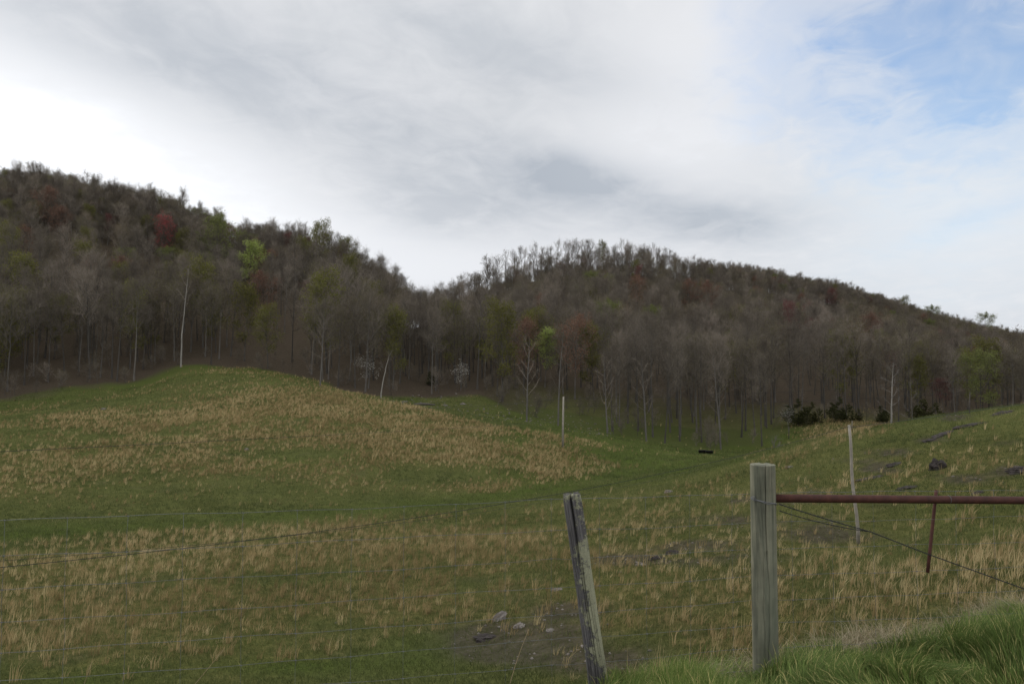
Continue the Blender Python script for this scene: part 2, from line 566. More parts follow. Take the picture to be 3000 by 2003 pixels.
def blade_material(name, stops, trans=0.25):
    m, nt, bs = mat(name)
    c = ramp_n(nt, attr(nt, 'tone'), stops)
    nt.links.new(c, bs.inputs['Base Color'])
    tr = nt.nodes.new('ShaderNodeBsdfTranslucent')
    nt.links.new(c, tr.inputs['Color'])
    mx = nt.nodes.new('ShaderNodeMixShader')
    mx.inputs[0].default_value = trans
    nt.links.new(bs.outputs[0], mx.inputs[1])
    nt.links.new(tr.outputs[0], mx.inputs[2])
    nt.links.new(mx.outputs[0], nt.nodes['Material Output'].inputs['Surface'])
    bs.inputs['Roughness'].default_value = 0.7
    return m


def bark_material(name, dark, light, rnd=True):
    m, nt, bs = mat(name)
    geo = nt.nodes.new('ShaderNodeTexCoord')
    mp = nt.nodes.new('ShaderNodeMapping')
    mp.inputs['Scale'].default_value = (3.0, 3.0, 0.5)
    nt.links.new(geo.outputs['Object'], mp.inputs[0])
    n = noise_n(nt, mp.outputs[0], 1.6, 5, 0.65)
    c = ramp_n(nt, n, [(0.3, dark), (0.7, light)])
    if rnd:
        v = ramp_n(nt, obj_rand(nt), [(0.0, 0.65), (0.7, 1.0), (1.0, 1.5)])
        c = mix_c(nt, 1.0, c, v, 'MULTIPLY')
    nt.links.new(c, bs.inputs['Base Color'])
    return m


def leaf_material(name, stops, trans=0.3):
    """colours spread per tree by the tree's own random number and per clump by noise"""
    m, nt, bs = mat(name)
    geo = nt.nodes.new('ShaderNodeTexCoord')
    n = noise_n(nt, geo.outputs['Object'], 0.9, 3, 0.6)
    c = ramp_n(nt, math_n(nt, 'ADD', math_n(nt, 'MULTIPLY', obj_rand(nt), 0.6), math_n(nt, 'MULTIPLY', n, 0.4)), stops)
    nt.links.new(c, bs.inputs['Base Color'])
    tr = nt.nodes.new('ShaderNodeBsdfTranslucent')
    nt.links.new(c, tr.inputs['Color'])
    mx = nt.nodes.new('ShaderNodeMixShader')
    mx.inputs[0].default_value = trans
    nt.links.new(bs.outputs[0], mx.inputs[1])
    nt.links.new(tr.outputs[0], mx.inputs[2])
    nt.links.new(mx.outputs[0], nt.nodes['Material Output'].inputs['Surface'])
    return m


M_GROUND = ground_material()
M_BARK = bark_material('bark', (0.0495, 0.0458, 0.0410), (0.1087, 0.1010, 0.0905))
M_TWIG = bark_material('twig', (0.1049, 0.0904, 0.0758), (0.1833, 0.1598, 0.1343))
M_PALE = bark_material('pale_bark', (0.1560, 0.1500, 0.1380), (0.3120, 0.3000, 0.2760), False)
M_BUD = leaf_material('buds', [(0.0, (0.1107, 0.0848, 0.0590)), (0.35, (0.1107, 0.0950, 0.0553)), (0.65, (0.1179, 0.1139, 0.0515)), (0.85, (0.1371, 0.0889, 0.0533)), (1.0, (0.1211, 0.1242, 0.0458))])
M_LIME = leaf_material('lime_leaves', [(0.0, (0.2325, 0.2845, 0.0802)), (1.0, (0.2898, 0.3492, 0.1002))])
M_OLIVE = leaf_material('olive_leaves', [(0.0, (0.0990, 0.0949, 0.0281)), (1.0, (0.1403, 0.1443, 0.0396))])
M_GREEN = leaf_material('young_green_leaves', [(0.0, (0.1261, 0.1461, 0.0462)), (1.0, (0.1649, 0.1849, 0.0650))])
M_RED = leaf_material('red_blossom', [(0.0, (0.1054, 0.0452, 0.0438)), (1.0, (0.1436, 0.0520, 0.0520))])
M_CRIMSON = leaf_material('crimson_blossom', [(0.0, (0.2740, 0.0629, 0.0656)), (1.0, (0.4098, 0.0733, 0.0773))])
M_RUST = leaf_material('rust_buds', [(0.0, (0.1427, 0.0833, 0.0620)), (1.0, (0.1880, 0.1113, 0.0760))])
M_WHITE = leaf_material('white_blossom', [(0.0, (0.3300, 0.3300, 0.3000)), (1.0, (0.4500, 0.4500, 0.4200))])
M_CEDAR = leaf_material('cedar_needles', [(0.0, (0.0190, 0.0254, 0.0081)), (1.0, (0.0443, 0.0456, 0.0142))], 0.1)

# ------------------------------------------------------------------ terrain mesh (one sheet, finest where the photo looks)
def build_ground():
    front = np.linspace(-R(50), R(50), 760)
    side = np.linspace(R(50), R(310), 110)[1:-1]
    azs = np.concatenate([front, side])
    rs = np.concatenate([[0.35, 0.8, 1.4], np.exp(np.linspace(math.log(2.0), math.log(480), 620)), [560, 700, 900, 1400, 2400]])
    AZ, RR = np.meshgrid(azs, rs)
    X = RR * np.sin(AZ); Y = RR * np.cos(AZ)
    Z = height(X, Y)
    na, nr = len(azs), len(rs)
    V = np.stack([X.ravel(), Y.ravel(), Z.ravel()], 1)
    V = np.concatenate([V, [[0, 0, -1.62]]])
    i = np.arange(nr - 1)[:, None] * na
    j = np.arange(na)[None]
    j2 = (j + 1) % na
    q = np.stack([(i + j), (i + j2), (i + na + j2), (i + na + j)], -1).reshape(-1, 4)[:, ::-1]
    c = len(V) - 1
    tri = np.stack([np.arange(na), np.full(na, c), (np.arange(na) + 1) % na], 1)
    sizes = np.concatenate([np.full(len(q), 4), np.full(len(tri), 3)])
    loops = np.concatenate([q.ravel(), tri.ravel()])
    x, y, z = V[:, 0], V[:, 1], V[:, 2]
    ys = np.maximum(y, 0.5)
    inf = y > 1
    tf = np.where(inf, tan_field(x, ys, z), 0.2)
    df = np.where(inf, dirt_field(x, ys, z), 0.1)
    lf = np.where(inf, litter_field(x, ys), 0.0)
    px, py = project(x, ys, z)
    cr_ = np.interp(px, [300, 500, 620, 740, 800], [512, 501, 480, 459, 444])
    tf = np.clip(tf + 0.16 * np.clip((py - cr_) / 5, 0, 1) * np.clip((px - 450) / 100, 0, 1) * (y < 60) * inf, 0, 1)
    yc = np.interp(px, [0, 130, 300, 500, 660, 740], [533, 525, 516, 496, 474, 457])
    lush_shade = np.exp(-((py - yc) / 7.0) ** 2) * (px < 745) * 0.7
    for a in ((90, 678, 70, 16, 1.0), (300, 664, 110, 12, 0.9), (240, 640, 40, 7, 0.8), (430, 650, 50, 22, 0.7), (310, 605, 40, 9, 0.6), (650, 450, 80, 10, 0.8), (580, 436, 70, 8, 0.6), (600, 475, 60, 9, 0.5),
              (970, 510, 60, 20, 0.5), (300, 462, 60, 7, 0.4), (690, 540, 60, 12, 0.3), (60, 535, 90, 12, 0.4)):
        lush_shade = lush_shade + gauss(px, py, *a)
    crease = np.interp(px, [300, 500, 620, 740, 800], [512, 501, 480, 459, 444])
    lush_shade = lush_shade + 0.85 * np.clip((crease - py) / 5, 0, 1) * np.clip((px - 470) / 60, 0, 1) * (px < 800) * (y < 125) * (y > 45)
    lush_shade = lush_shade + 0.6 * np.clip((y - edge_depth(x, ys) + 30) / 25, 0, 1) * (px < 420)  # darker green towards the left woods, with their shade painted into the grass
    lush_shade = np.clip(lush_shade * (0.5 + fbm(x / 4, y / 4, 91, 3)), 0, 1) * inf
    me = np_mesh('ground', V, sizes, loops, [M_GROUND], attrs=dict(tan=tf, dirt=df * (1 - lf), litter=lf, lush=lush_shade), smooth=True)
    return tag(link('ground', me), 'rolling cattle pasture with a grassy hollow, rising to leaf-strewn wooded hills', 'ground', kind='structure')


build_ground()

# ------------------------------------------------------------------ blades of grass as one mesh
def blades_mesh(name, base, hgt, wid, lean, mat_, tone, seg=2):
    """base (n,3); lean (n,2) tip offset as a fraction of the height"""
    n = len(base)
    th = rng.uniform(0, math.pi, n)
    # mostly broad side to anywhere
    wx = np.cos(th) * wid * 0.5; wy = np.sin(th) * wid * 0.5
    cols = []
    if seg == 1:
        v = np.zeros((n, 3, 3))
        v[:, 0] = base + np.stack([-wx, -wy, -0.01 * np.ones(n)], 1)
        v[:, 1] = base + np.stack([wx, wy, -0.01 * np.ones(n)], 1)
        v[:, 2] = base + np.stack([lean[:, 0] * hgt, lean[:, 1] * hgt, hgt], 1)
        idx = np.arange(n)[:, None] * 3
        loops = (idx + np.array([0, 1, 2])).ravel()
        sizes = np.full(n, 3)
        k = 3
    else:
        rows = seg
        k = rows * 2 + 1
        v = np.zeros((n, k, 3))
        for r_ in range(rows):
            t = r_ / rows
            b = t ** 2 * 0.9
            c = base + np.stack([lean[:, 0] * hgt * b, lean[:, 1] * hgt * b, hgt * (t - 0.15 * t * t * np.hypot(lean[:, 0], lean[:, 1])) - 0.01], 1)
            w = 1.0 - 0.45 * t
            v[:, 2 * r_] = c + np.stack([-wx * w, -wy * w, 0 * wx], 1)
            v[:, 2 * r_ + 1] = c + np.stack([wx * w, wy * w, 0 * wx], 1)
        v[:, -1] = base + np.stack([lean[:, 0] * hgt, lean[:, 1] * hgt, hgt * (1 - 0.35 * np.hypot(lean[:, 0], lean[:, 1]))], 1)
        idx = np.arange(n)[:, None] * k
        pat = []
        sz = []
        for r_ in range(rows - 1):
            a = 2 * r_
            pat += [a, a + 1, a + 3, a + 2]; sz.append(4)
        pat += [2 * rows - 2, 2 * rows - 1, 2 * rows]; sz.append(3)
        loops = (idx + np.array(pat)).ravel()
        sizes = np.tile(sz, n)
    tn = np.repeat(tone, k)
    return np_mesh(name, v.reshape(-1, 3), sizes, loops, [mat_], attrs=dict(tone=tn))


M_TAN = blade_material('dry_broomsedge', [(0.0, (0.1700, 0.1343, 0.0599)), (0.5, (0.3242, 0.2454, 0.1224)), (1.0, (0.4798, 0.3952, 0.2182))], 0.3)
M_TUFTG = blade_material('pasture_blades', [(0.0, (0.0477, 0.0639, 0.0200)), (0.5, (0.0967, 0.1169, 0.0377)), (0.85, (0.1490, 0.1606, 0.0568)), (1.0, (0.2652, 0.2370, 0.1061))], 0.3)
M_ROADG = blade_material('verge_blades', [(0.0, (0.0647, 0.0972, 0.0260)), (0.5, (0.1346, 0.1947, 0.0498)), (0.85, (0.2124, 0.2782, 0.0787)), (1.0, (0.4204, 0.3814, 0.1604))], 0.35)
M_PALEG = blade_material('pale_dead_grass', [(0.0, (0.1610, 0.1328, 0.0805)), (1.0, (0.3864, 0.3381, 0.2334))], 0.3)


def sample(n, y0, y1, p, pxr=(-150, 1180)):
    """random ground points between the depths y0 and y1; p=2 is even over the ground, p=0 even over the picture"""
    u = rng.uniform(0, 1, n)
    if p == 0:
        Y = np.exp(math.log(y0) + u * math.log(y1 / y0))
    else:
        Y = (y0 ** p + u * (y1 ** p - y0 ** p)) ** (1 / p)
    px = rng.uniform(pxr[0], pxr[1], n)
    X = (px - 512) / F * Y
    return X, Y


def field_grass():
    # tan broomsedge tufts
    X, Y = sample(230000, 6.3, 150, 1.2)
    Z = height(X, Y)
    t = tan_field(X, Y, Z) * (1 - litter_field(X, Y)) * (1 - 0.35 * dirt_field(X, Y, Z))
    keep = rng.uniform(0, 1, len(X)) < np.clip(t ** 1.3 * np.interp(Y, [10, 40, 60], [0.38, 0.43, 0.85]), 0, 1)
    X, Y, Z = X[keep], Y[keep], Z[keep]
    nb = 12
    n = len(X)
    print('tan tufts', n)
    th = rng.uniform(0.15, 0.50, n) * (0.75 + 0.5 * fbm(X / 2.5, Y / 2.5, 13, 2)) * np.interp(Y, [6, 30, 80], [0.68, 0.92, 1.3])
    rad = rng.uniform(0.03, 0.10, n)
    tone = np.clip(rng.normal(0.50, 0.27, n) + (fbm(X / 6, Y / 6, 19, 2) - 0.5) * 0.8, 0, 1)
    a = rng.uniform(0, 2 * math.pi, (n, nb)); rr = np.sqrt(rng.uniform(0, 1, (n, nb))) * rad[:, None]
    bx = X[:, None] + np.cos(a) * rr; by = Y[:, None] + np.sin(a) * rr
    base = np.stack([bx, by, np.repeat(Z[:, None], nb, 1) - 0.02], -1).reshape(-1, 3)
    hg = (th[:, None] * rng.uniform(0.45, 1.1, (n, nb))).ravel()
    lean = np.stack([np.cos(a) * 0.13 + rng.normal(0.20, 0.18, (n, nb)), np.sin(a) * 0.13 + rng.normal(0, 0.13, (n, nb))], -1).reshape(-1, 2)
    wd = np.repeat(0.0055 + Y * 0.00027, nb) * rng.uniform(0.6, 1.3, n * nb)
    tn = np.clip(np.repeat(tone, nb) + rng.normal(0, 0.12, n * nb), 0, 1)
    me = blades_mesh('broomsedge', base, hg, wd, lean, M_TAN, tn, 2)
    tag(link('dry_tufted_grass', me), 'dry tan tufts of broomsedge scattered over the green pasture', 'grass', kind='stuff')
    # short green sward
    X, Y = sample(300000, 5.6, 125, 0.30)
    Z = height(X, Y)
    d = dirt_field(X, Y, Z)
    keep = (rng.uniform(0, 1, len(X)) > d * 0.8) & (Y < edge_depth(X, Y) - 1)
    X, Y, Z = X[keep], Y[keep], Z[keep]
    n = len(X)
    nb = 3
    s = np.clip(0.030 + 0.0022 * Y, 0, 0.17)
    sn = 0.5 + fbm(X / 1.2, Y / 1.2, 15, 3)
    base = np.stack([X, Y, Z], 1).repeat(nb, 0) + np.concatenate([rng.normal(0, 1, (n * nb, 2)) * np.repeat(s, nb)[:, None] * 0.7, np.zeros((n * nb, 1))], 1)
    hg = np.repeat(s * sn, nb) * rng.uniform(0.6, 1.5, n * nb)
    lean = rng.normal(0, 0.55, (n * nb, 2))
    wd = np.repeat(0.003 + 0.0005 * Y, nb) * rng.uniform(0.6, 1.4, n * nb)
    tone = np.clip(rng.normal(0.42, 0.22, n * nb) + np.repeat(fbm(X / 4, Y / 4, 25, 3) - 0.5, nb) * 1.0, 0, 1)
    me = blades_mesh('sward', base, hg, wd, lean, M_TUFTG, tone, 1)
    tag(link('pasture_grass', me), 'short green grazed grass covering the field', 'grass', kind='stuff')


field_grass()


def bank_grass():
    # lush verge on the bank the fence stands on
    n = 200000
    px = rng.uniform(380, 1250, n)
    line = np.interp(px, [380, 540, 640, 765, 900, 1024, 1250], [3.85, 4.25, 4.5, 4.85, 5.25, 5.6, 6.1])
    Y = line - rng.uniform(0, 1, n) ** 1.3 * 2.3 + rng.normal(0.0, 0.12, n)
    ok = Y > 2.2
    px, Y = px[ok], Y[ok]
    X = (px - 512) / F * Y
    Z = height(X, Y)
    cl = fbm(X / 0.45, Y / 0.45, 61, 3)
    dens = np.interp(px, [380, 470, 560, 660], [0.04, 0.22, 0.55, 1.0])
    keep = rng.uniform(0, 1, len(X)) < dens * np.clip(0.25 + 1.6 * (cl - 0.2), 0.1, 1)
    X, Y, Z, cl, px = X[keep], Y[keep], Z[keep], cl[keep], px[keep]
    n = len(X)
    print('verge blades', n)
    hg = (0.07 + 0.18 * np.clip((cl - 0.25) * 2, 0, 1.2)) * rng.uniform(0.40, 1.5, n)
    d0 = rng.uniform(0, 2 * math.pi, n)
    cx = (fbm(X / 0.3, Y / 0.3, 71, 2) - 0.5) * 2.4; cy = (fbm(X / 0.3, Y / 0.3, 72, 2) - 0.5) * 2.4
    lm = rng.uniform(0.1, 0.75, n)
    lean = np.stack([np.cos(d0) * lm * 0.6 + cx + 0.12, np.sin(d0) * lm * 0.6 + cy - 0.05], 1)
    wd = rng.uniform(0.0030, 0.0062, n)
    tone = np.clip(rng.normal(0.40, 0.2, n) + (fbm(X / 0.8, Y / 0.8, 75, 2) - 0.5) * 0.7, 0, 1)
    pale = rng.uniform(0, 1, n) < 0.10
    tone[pale] = 1.0
    me = blades_mesh('verge', np.stack([X, Y, Z - 0.01], 1), hg, wd, lean, M_ROADG, tone, 4)
    tag(link('verge_grass', me), 'lush long green grass on the bank beneath the fence', 'grass', kind='stuff')
    # pale dead grass behind and between
    B, H_, L_, W_, T_ = [], [], [], [], []
    for (cx0, Y0, sx, sy, cnt, hh) in ((690, 4.75, 55, 0.2, 900, 0.20), (760, 4.9, 40, 0.2, 500, 0.24), (850, 5.2, 45, 0.25, 1300, 0.27), (920, 5.45, 40, 0.25, 900, 0.22), (1000, 5.9, 40, 0.3, 1700, 0.28), (1100, 6.2, 60, 0.3, 900, 0.28), (870, 5.6, 120, 0.3, 700, 0.26),
                                        (600, 4.5, 50, 0.2, 250, 0.14), (460, 4.0, 40, 0.15, 160, 0.14)):
        cnt = int(cnt * 0.8); p_ = rng.normal(cx0, sx * 0.6, cnt); y_ = rng.normal(Y0, sy, cnt)
        x_ = (p_ - 512) / F * y_
        z_ = height(x_, y_)
        B.append(np.stack([x_, y_, z_], 1)); H_.append(hh * rng.uniform(0.4, 1.2, cnt)); W_.append(rng.uniform(0.003, 0.0058, cnt))
        L_.append(np.stack([rng.normal(0.1, 0.75, cnt), rng.normal(-0.1, 0.6, cnt)], 1)); T_.append(rng.uniform(0, 1, cnt))
    me = blades_mesh('dead', np.concatenate(B), np.concatenate(H_), np.concatenate(W_), np.concatenate(L_), M_PALEG, np.concatenate(T_), 4)
    tag(link('dead_grass', me), 'pale matted dead grass along the back of the bank', 'grass', kind='stuff')


bank_grass()

# ------------------------------------------------------------------ trees
class TreeBuf:
    def __init__(self):
        self.v = []; self.s = []; self.l = []; self.m = []
        self.n = 0

    def tube(self, pts, rad, sides, mi):
        pts = np.asarray(pts, float)
        k = len(pts)
        tang = np.gradient(pts, axis=0)
        up = np.array([0.31, 0.17, 0.93])
        b0 = self.n
        for i in range(k):
            t = tang[i] / (np.linalg.norm(tang[i]) + 1e-9)
            a = np.cross(t, up if abs(t @ up) < 0.95 else np.array([1., 0, 0]))
            a /= np.linalg.norm(a) + 1e-9
            b = np.cross(t, a)
            th = np.arange(sides) * 2 * math.pi / sides
            self.v.append(pts[i] + rad[i] * (np.cos(th)[:, None] * a + np.sin(th)[:, None] * b))
        self.n += k * sides
        for i in range(k - 1):
            for j in range(sides):
                j2 = (j + 1) % sides
                self.l += [b0 + i * sides + j, b0 + i * sides + j2, b0 + (i + 1) * sides + j2, b0 + (i + 1) * sides + j]
                self.s.append(4); self.m.append(mi)

    def tris(self, p0, p1, w, mi):
        """tapering flat slivers from p0 to p1"""
        d = p1 - p0
        r = rng.normal(0, 1, d.shape)
        side = np.cross(d, r)
        side /= np.linalg.norm(side, axis=1)[:, None] + 1e-9
        n = len(p0)
        v = np.stack([p0 - side * w[:, None] * 0.5, p0 + side * w[:, None] * 0.5, p1], 1).reshape(-1, 3)
        self.v.append(v)
        self.l += list(range(self.n, self.n + 3 * n))
        self.s += [3] * n; self.m += [mi] * n
        self.n += 3 * n

    def leaves(self, c, size, mi):
        n = len(c)
        a = rng.normal(0, 1, (n, 3)); b = rng.normal(0, 1, (n, 3))
        a /= np.linalg.norm(a, axis=1)[:, None]
        b -= a * (a * b).sum(1)[:, None]
        b /= np.linalg.norm(b, axis=1)[:, None]
        s = size * rng.uniform(0.5, 1.3, n)
        v = np.stack([c - a * s[:, None], c + b * s[:, None] * 0.6, c + a * s[:, None], c - b * s[:, None] * 0.6], 1).reshape(-1, 3)
        self.v.append(v)
        self.l += list(range(self.n, self.n + 4 * n))
        self.s += [4] * n; self.m += [mi] * n
        self.n += 4 * n

    def data(self):
        return np.concatenate(self.v), np.array(self.s), np.array(self.l), np.array(self.m)


def unit(v):
    return v / (np.linalg.norm(v) + 1e-9)


def grow(seed, H=20.0, cb=0.42, spread=4.2, rise=0.8, nl=13, nb=7, ntw=7, r0=0.16, top_fan=True, twig_w=0.026, leaf=None, leaf_n=0, leaf_size=0.12,
         droop=0.0, bend=0.6, crown_round=0.6, fine=True):
    """returns (trunk buffer, crown buffer). Crown material 0 = twig, 1 = leaf"""
    rs = np.random.default_rng(seed)
    T, C = TreeBuf(), TreeBuf()
    k = 9
    ts = np.linspace(0, 1, k)
    wob = np.cumsum(rs.normal(0, bend / k, (k, 2)), 0) * H * 0.03
    tr = np.stack([wob[:, 0], wob[:, 1], ts * H * 0.80 - 0.6 * (ts == 0)], 1)
    rad = r0 * (1 - ts * 0.88)
    rad[0] *= 1.35
    T.tube(tr, rad, 7, 0)
    tips = []
    ga = rs.uniform(0, 6.28)
    P0, P1, W = [], [], []
    for i in range(nl):
        f = (i + rs.uniform(0.1, 0.9)) / nl
        t = cb + (1 - cb) * f ** 0.85
        t = min(t, 0.97)
        ga += 2.4 + rs.normal(0, 0.35)
        p = np.array([np.interp(t, ts, tr[:, 0]), np.interp(t, ts, tr[:, 1]), np.interp(t, ts, tr[:, 2])])
        # crown profile: widest a third up, round at the top
        prof = 0.62 + 0.50 * math.sin(math.pi * f ** 0.8)
        L = spread * prof * rs.uniform(0.78, 1.2)
        el0 = R(30) + R(42) * rise * f ** 1.1 + rs.normal(0, 0.14)
        d = np.array([math.cos(ga) * math.cos(el0), math.sin(ga) * math.cos(el0), math.sin(el0)])
        pts = [p]
        ns = 6
        for s_ in range(ns):
            d = unit(d + np.array([0, 0, (0.16 * rise - droop)]) + rs.normal(0, 0.13, 3))
            pts.append(pts[-1] + d * L / ns)
        pts = np.array(pts)
        rl = float(np.interp(t, ts, rad)) * 0.55 + 0.015
        T.tube(pts, rl * (1 - np.linspace(0, 0.85, ns + 1)), 4, 0)
        for j in range(nb):
            s_ = 0.22 + 0.78 * (j + rs.uniform(0, 1)) / nb
            q = np.array([np.interp(s_, np.linspace(0, 1, ns + 1), pts[:, a]) for a in range(3)])
            dm = unit(pts[-1] - pts[0])
            d2 = unit(dm * 0.8 + rs.normal(0, 0.6, 3) + np.array([0, 0, 0.35 * rise]))
            L2 = L * 0.42 * (1.15 - 0.5 * s_) * rs.uniform(0.7, 1.3)
            bp = [q]
            for a in range(3):
                d2 = unit(d2 + rs.normal(0, 0.16, 3) + np.array([0, 0, 0.12 * rise - droop]))
                bp.append(bp[-1] + d2 * L2 / 3)
            bp = np.array(bp)
            C.tube(bp, rl * 0.38 * np.array([1, 0.7, 0.45, 0.15]) + 0.006, 3, 0)
            m = ntw
            st = rs.uniform(0.15, 1.0, m)
            qq = np.stack([np.interp(st, np.linspace(0, 1, 4), bp[:, a]) for a in range(3)], 1)
            dd = unit(bp[-1] - bp[0])[None] * 0.7 + rs.normal(0, 0.55, (m, 3)) + np.array([0, 0, 0.25 * rise - droop])
            dd /= np.linalg.norm(dd, axis=1)[:, None]
            L3 = (0.75 + 0.35 * L2) * rs.uniform(0.5, 1.2, m)
            e = qq + dd * L3[:, None]
            P0.append(qq); P1.append(e); W.append(np.full(m, twig_w))
            if fine:
                for a in range(3):
                    tt = rs.uniform(0.2, 0.95, m)[:, None]
                    q3 = qq + (e - qq) * tt
                    d3 = dd * 0.7 + rs.normal(0, 0.5, (m, 3)) + np.array([0, 0, 0.2 * rise])
                    d3 /= np.linalg.norm(d3, axis=1)[:, None]
                    e3 = q3 + d3 * (L3 * rs.uniform(0.4, 0.8, m))[:, None]
                    P0.append(q3); P1.append(e3); W.append(np.full(m, twig_w * 0.62))
                    tips.append(e3)
            tips.append(e)
    P0 = np.concatenate(P0); P1 = np.concatenate(P1); W = np.concatenate(W)
    C.tris(P0, P1, W, 0)
    tips = np.concatenate(tips)
    if leaf_n:
        pick = rs.integers(0, len(tips), leaf_n)
        c = tips[pick] + rs.normal(0, 0.22, (leaf_n, 3))
        C.leaves(c, leaf_size, 1)
    return T, C


def mesh_from(buf, name, mats):
    v, s, l, m = buf.data()
    return np_mesh(name, v, s, l, mats, m)


def cedar(seed, H=5.5, Rr=1.5, n=4200):
    """several leaders of uneven height, ragged sprays with gaps between"""
    rs = np.random.default_rng(seed)
    T, C = TreeBuf(), TreeBuf()
    T.tube(np.array([[0, 0, -0.2], [0.03, 0, H * 0.5], [0, 0, H * 0.96]]), [0.11, 0.06, 0.01], 6, 0)
    P0, P1 = [], []
    for ld in range(5):
        ox, oy = (0, 0) if ld == 0 else rs.normal(0, 0.75, 2)
        hh = H * (1.0 if ld == 0 else rs.uniform(0.45, 0.85))
        for i in range(30):
            t = 0.04 + 0.94 * rs.uniform(0, 1)
            a = rs.uniform(0, 6.28)
            L = Rr * (0.8 if ld else 1.0) * (1 - t) ** 0.7 * rs.uniform(0.35, 1.35) + 0.1
            p = np.array([ox, oy, t * hh])
            P0.append(p); P1.append(p + np.array([math.cos(a), math.sin(a), rs.uniform(0.1, 0.9)]) * L)
    P0 = np.array(P0); P1 = np.array(P1)
    C.tris(P0, P1, np.full(len(P0), 0.05), 0)
    pk = rs.integers(0, len(P0), n)
    q = rs.uniform(0.15, 1.05, n) ** 0.7
    c = P0[pk] + (P1[pk] - P0[pk]) * q[:, None] + rs.normal(0, 0.11, (n, 3))
    C.leaves(c, 0.12, 1)
    return T, C


KINDS = {}
def kind(name, mats_leaf, **kw):
    T, C = grow(**kw)
    KINDS[name] = (T, C, mats_leaf)

# plain forest trees: five bare ones and three in bud
for i, (H, cb, sp, rise, nl) in enumerate(((21, 0.50, 4.2, 0.95, 16), (23, 0.56, 3.7, 1.05, 15), (20, 0.44, 4.6, 0.85, 17), (22, 0.54, 3.9, 1.1, 15), (18, 0.42, 3.7, 0.9, 15))):
    kind(f'bare{i}', M_BUD, seed=100 + i, H=H, cb=cb, spread=sp, rise=rise, nl=nl, ntw=8, leaf_n=320, leaf_size=0.075)
for i, (H, cb, sp) in enumerate(((20, 0.42, 5.0), (21, 0.48, 4.6), (19, 0.38, 5.4))):
    kind(f'crest{i}', M_BUD, seed=150 + i, H=H, cb=cb, spread=sp, rise=1.1, nl=12, nb=6, ntw=6, r0=0.24, leaf_n=120, leaf_size=0.06, twig_w=0.03)
for i, (H, cb, sp) in enumerate(((20, 0.46, 4.2), (19, 0.42, 4.4), (17, 0.38, 3.8))):
    kind(f'bud{i}', M_BUD, seed=200 + i, H=H, cb=cb, spread=sp, nl=16, leaf_n=1500, leaf_size=0.10)
for nm, mm, seed, H, cb, sp, ln, ls in (('olive', M_OLIVE, 301, 17, 0.24, 4.8, 5200, 0.14), ('lime', M_LIME, 302, 17, 0.26, 4.2, 5000, 0.15), ('green', M_GREEN, 303, 17, 0.30, 4.8, 4800, 0.15),
                                        ('red', M_RED, 304, 16, 0.38, 4.4, 4200, 0.12), ('rust', M_RUST, 305, 17, 0.30, 4.6, 4200, 0.13), ('crimson', M_CRIMSON, 307, 16, 0.35, 4.6, 3000, 0.12), ('dogwood', M_WHITE, 306, 5.5, 0.25, 2.2, 420, 0.10)):
    kw = dict(seed=seed, H=H, cb=cb, spread=sp, leaf_n=ln, leaf_size=ls)
    if nm == 'dogwood':
        kw.update(nl=8, nb=5, ntw=4, r0=0.07, rise=0.3, fine=False)
    kind(nm, mm, **kw)
kind('shrub', M_BUD, seed=400, H=4.5, cb=0.08, spread=1.7, nl=11, nb=5, ntw=5, r0=0.05, leaf_n=260, leaf_size=0.07, twig_w=0.02)
kind('shrub2', M_BUD, seed=401, H=6.5, cb=0.15, spread=1.9, nl=10, nb=6, ntw=5, r0=0.06, leaf_n=300, leaf_size=0.07, twig_w=0.02)

MESHES = {}
def tree_meshes(kname, bark=None, crown_bark=None):
    key = (kname, bark.name if bark else '')
    if key not in MESHES:
        T, C, ml = KINDS[kname]
        MESHES[key] = (mesh_from(T, kname + '_trunk', [bark or M_BARK]), mesh_from(C, kname + '_crown', [crown_bark or M_TWIG, ml]))
    return MESHES[key]


def place_tree(kname, x, y, label, group=None, name='forest_tree', cat='tree', scale=1.0, rz=None, z=None, bark=None, crown_bark=None, lean=(0, 0), squash=1.0):
    z = hz(x, y) if z is None else z
    e = empty(name, (x, y, z), label, cat, group, random.uniform(0, 6.28) if rz is None else rz, scale)
    e.scale = (scale * squash, scale * squash, scale)
    if lean != (0, 0):
        e.rotation_euler = (lean[0], lean[1], e.rotation_euler[2])
    tm, cm = tree_meshes(kname, bark, crown_bark)
    link('trunk', tm, e); link('crown', cm, e)
    if kname not in ('cedar', 'dogwood'):
        e.rotation_euler = (random.gauss(0, 0.04), random.gauss(0, 0.04), e.rotation_euler[2])
    return e


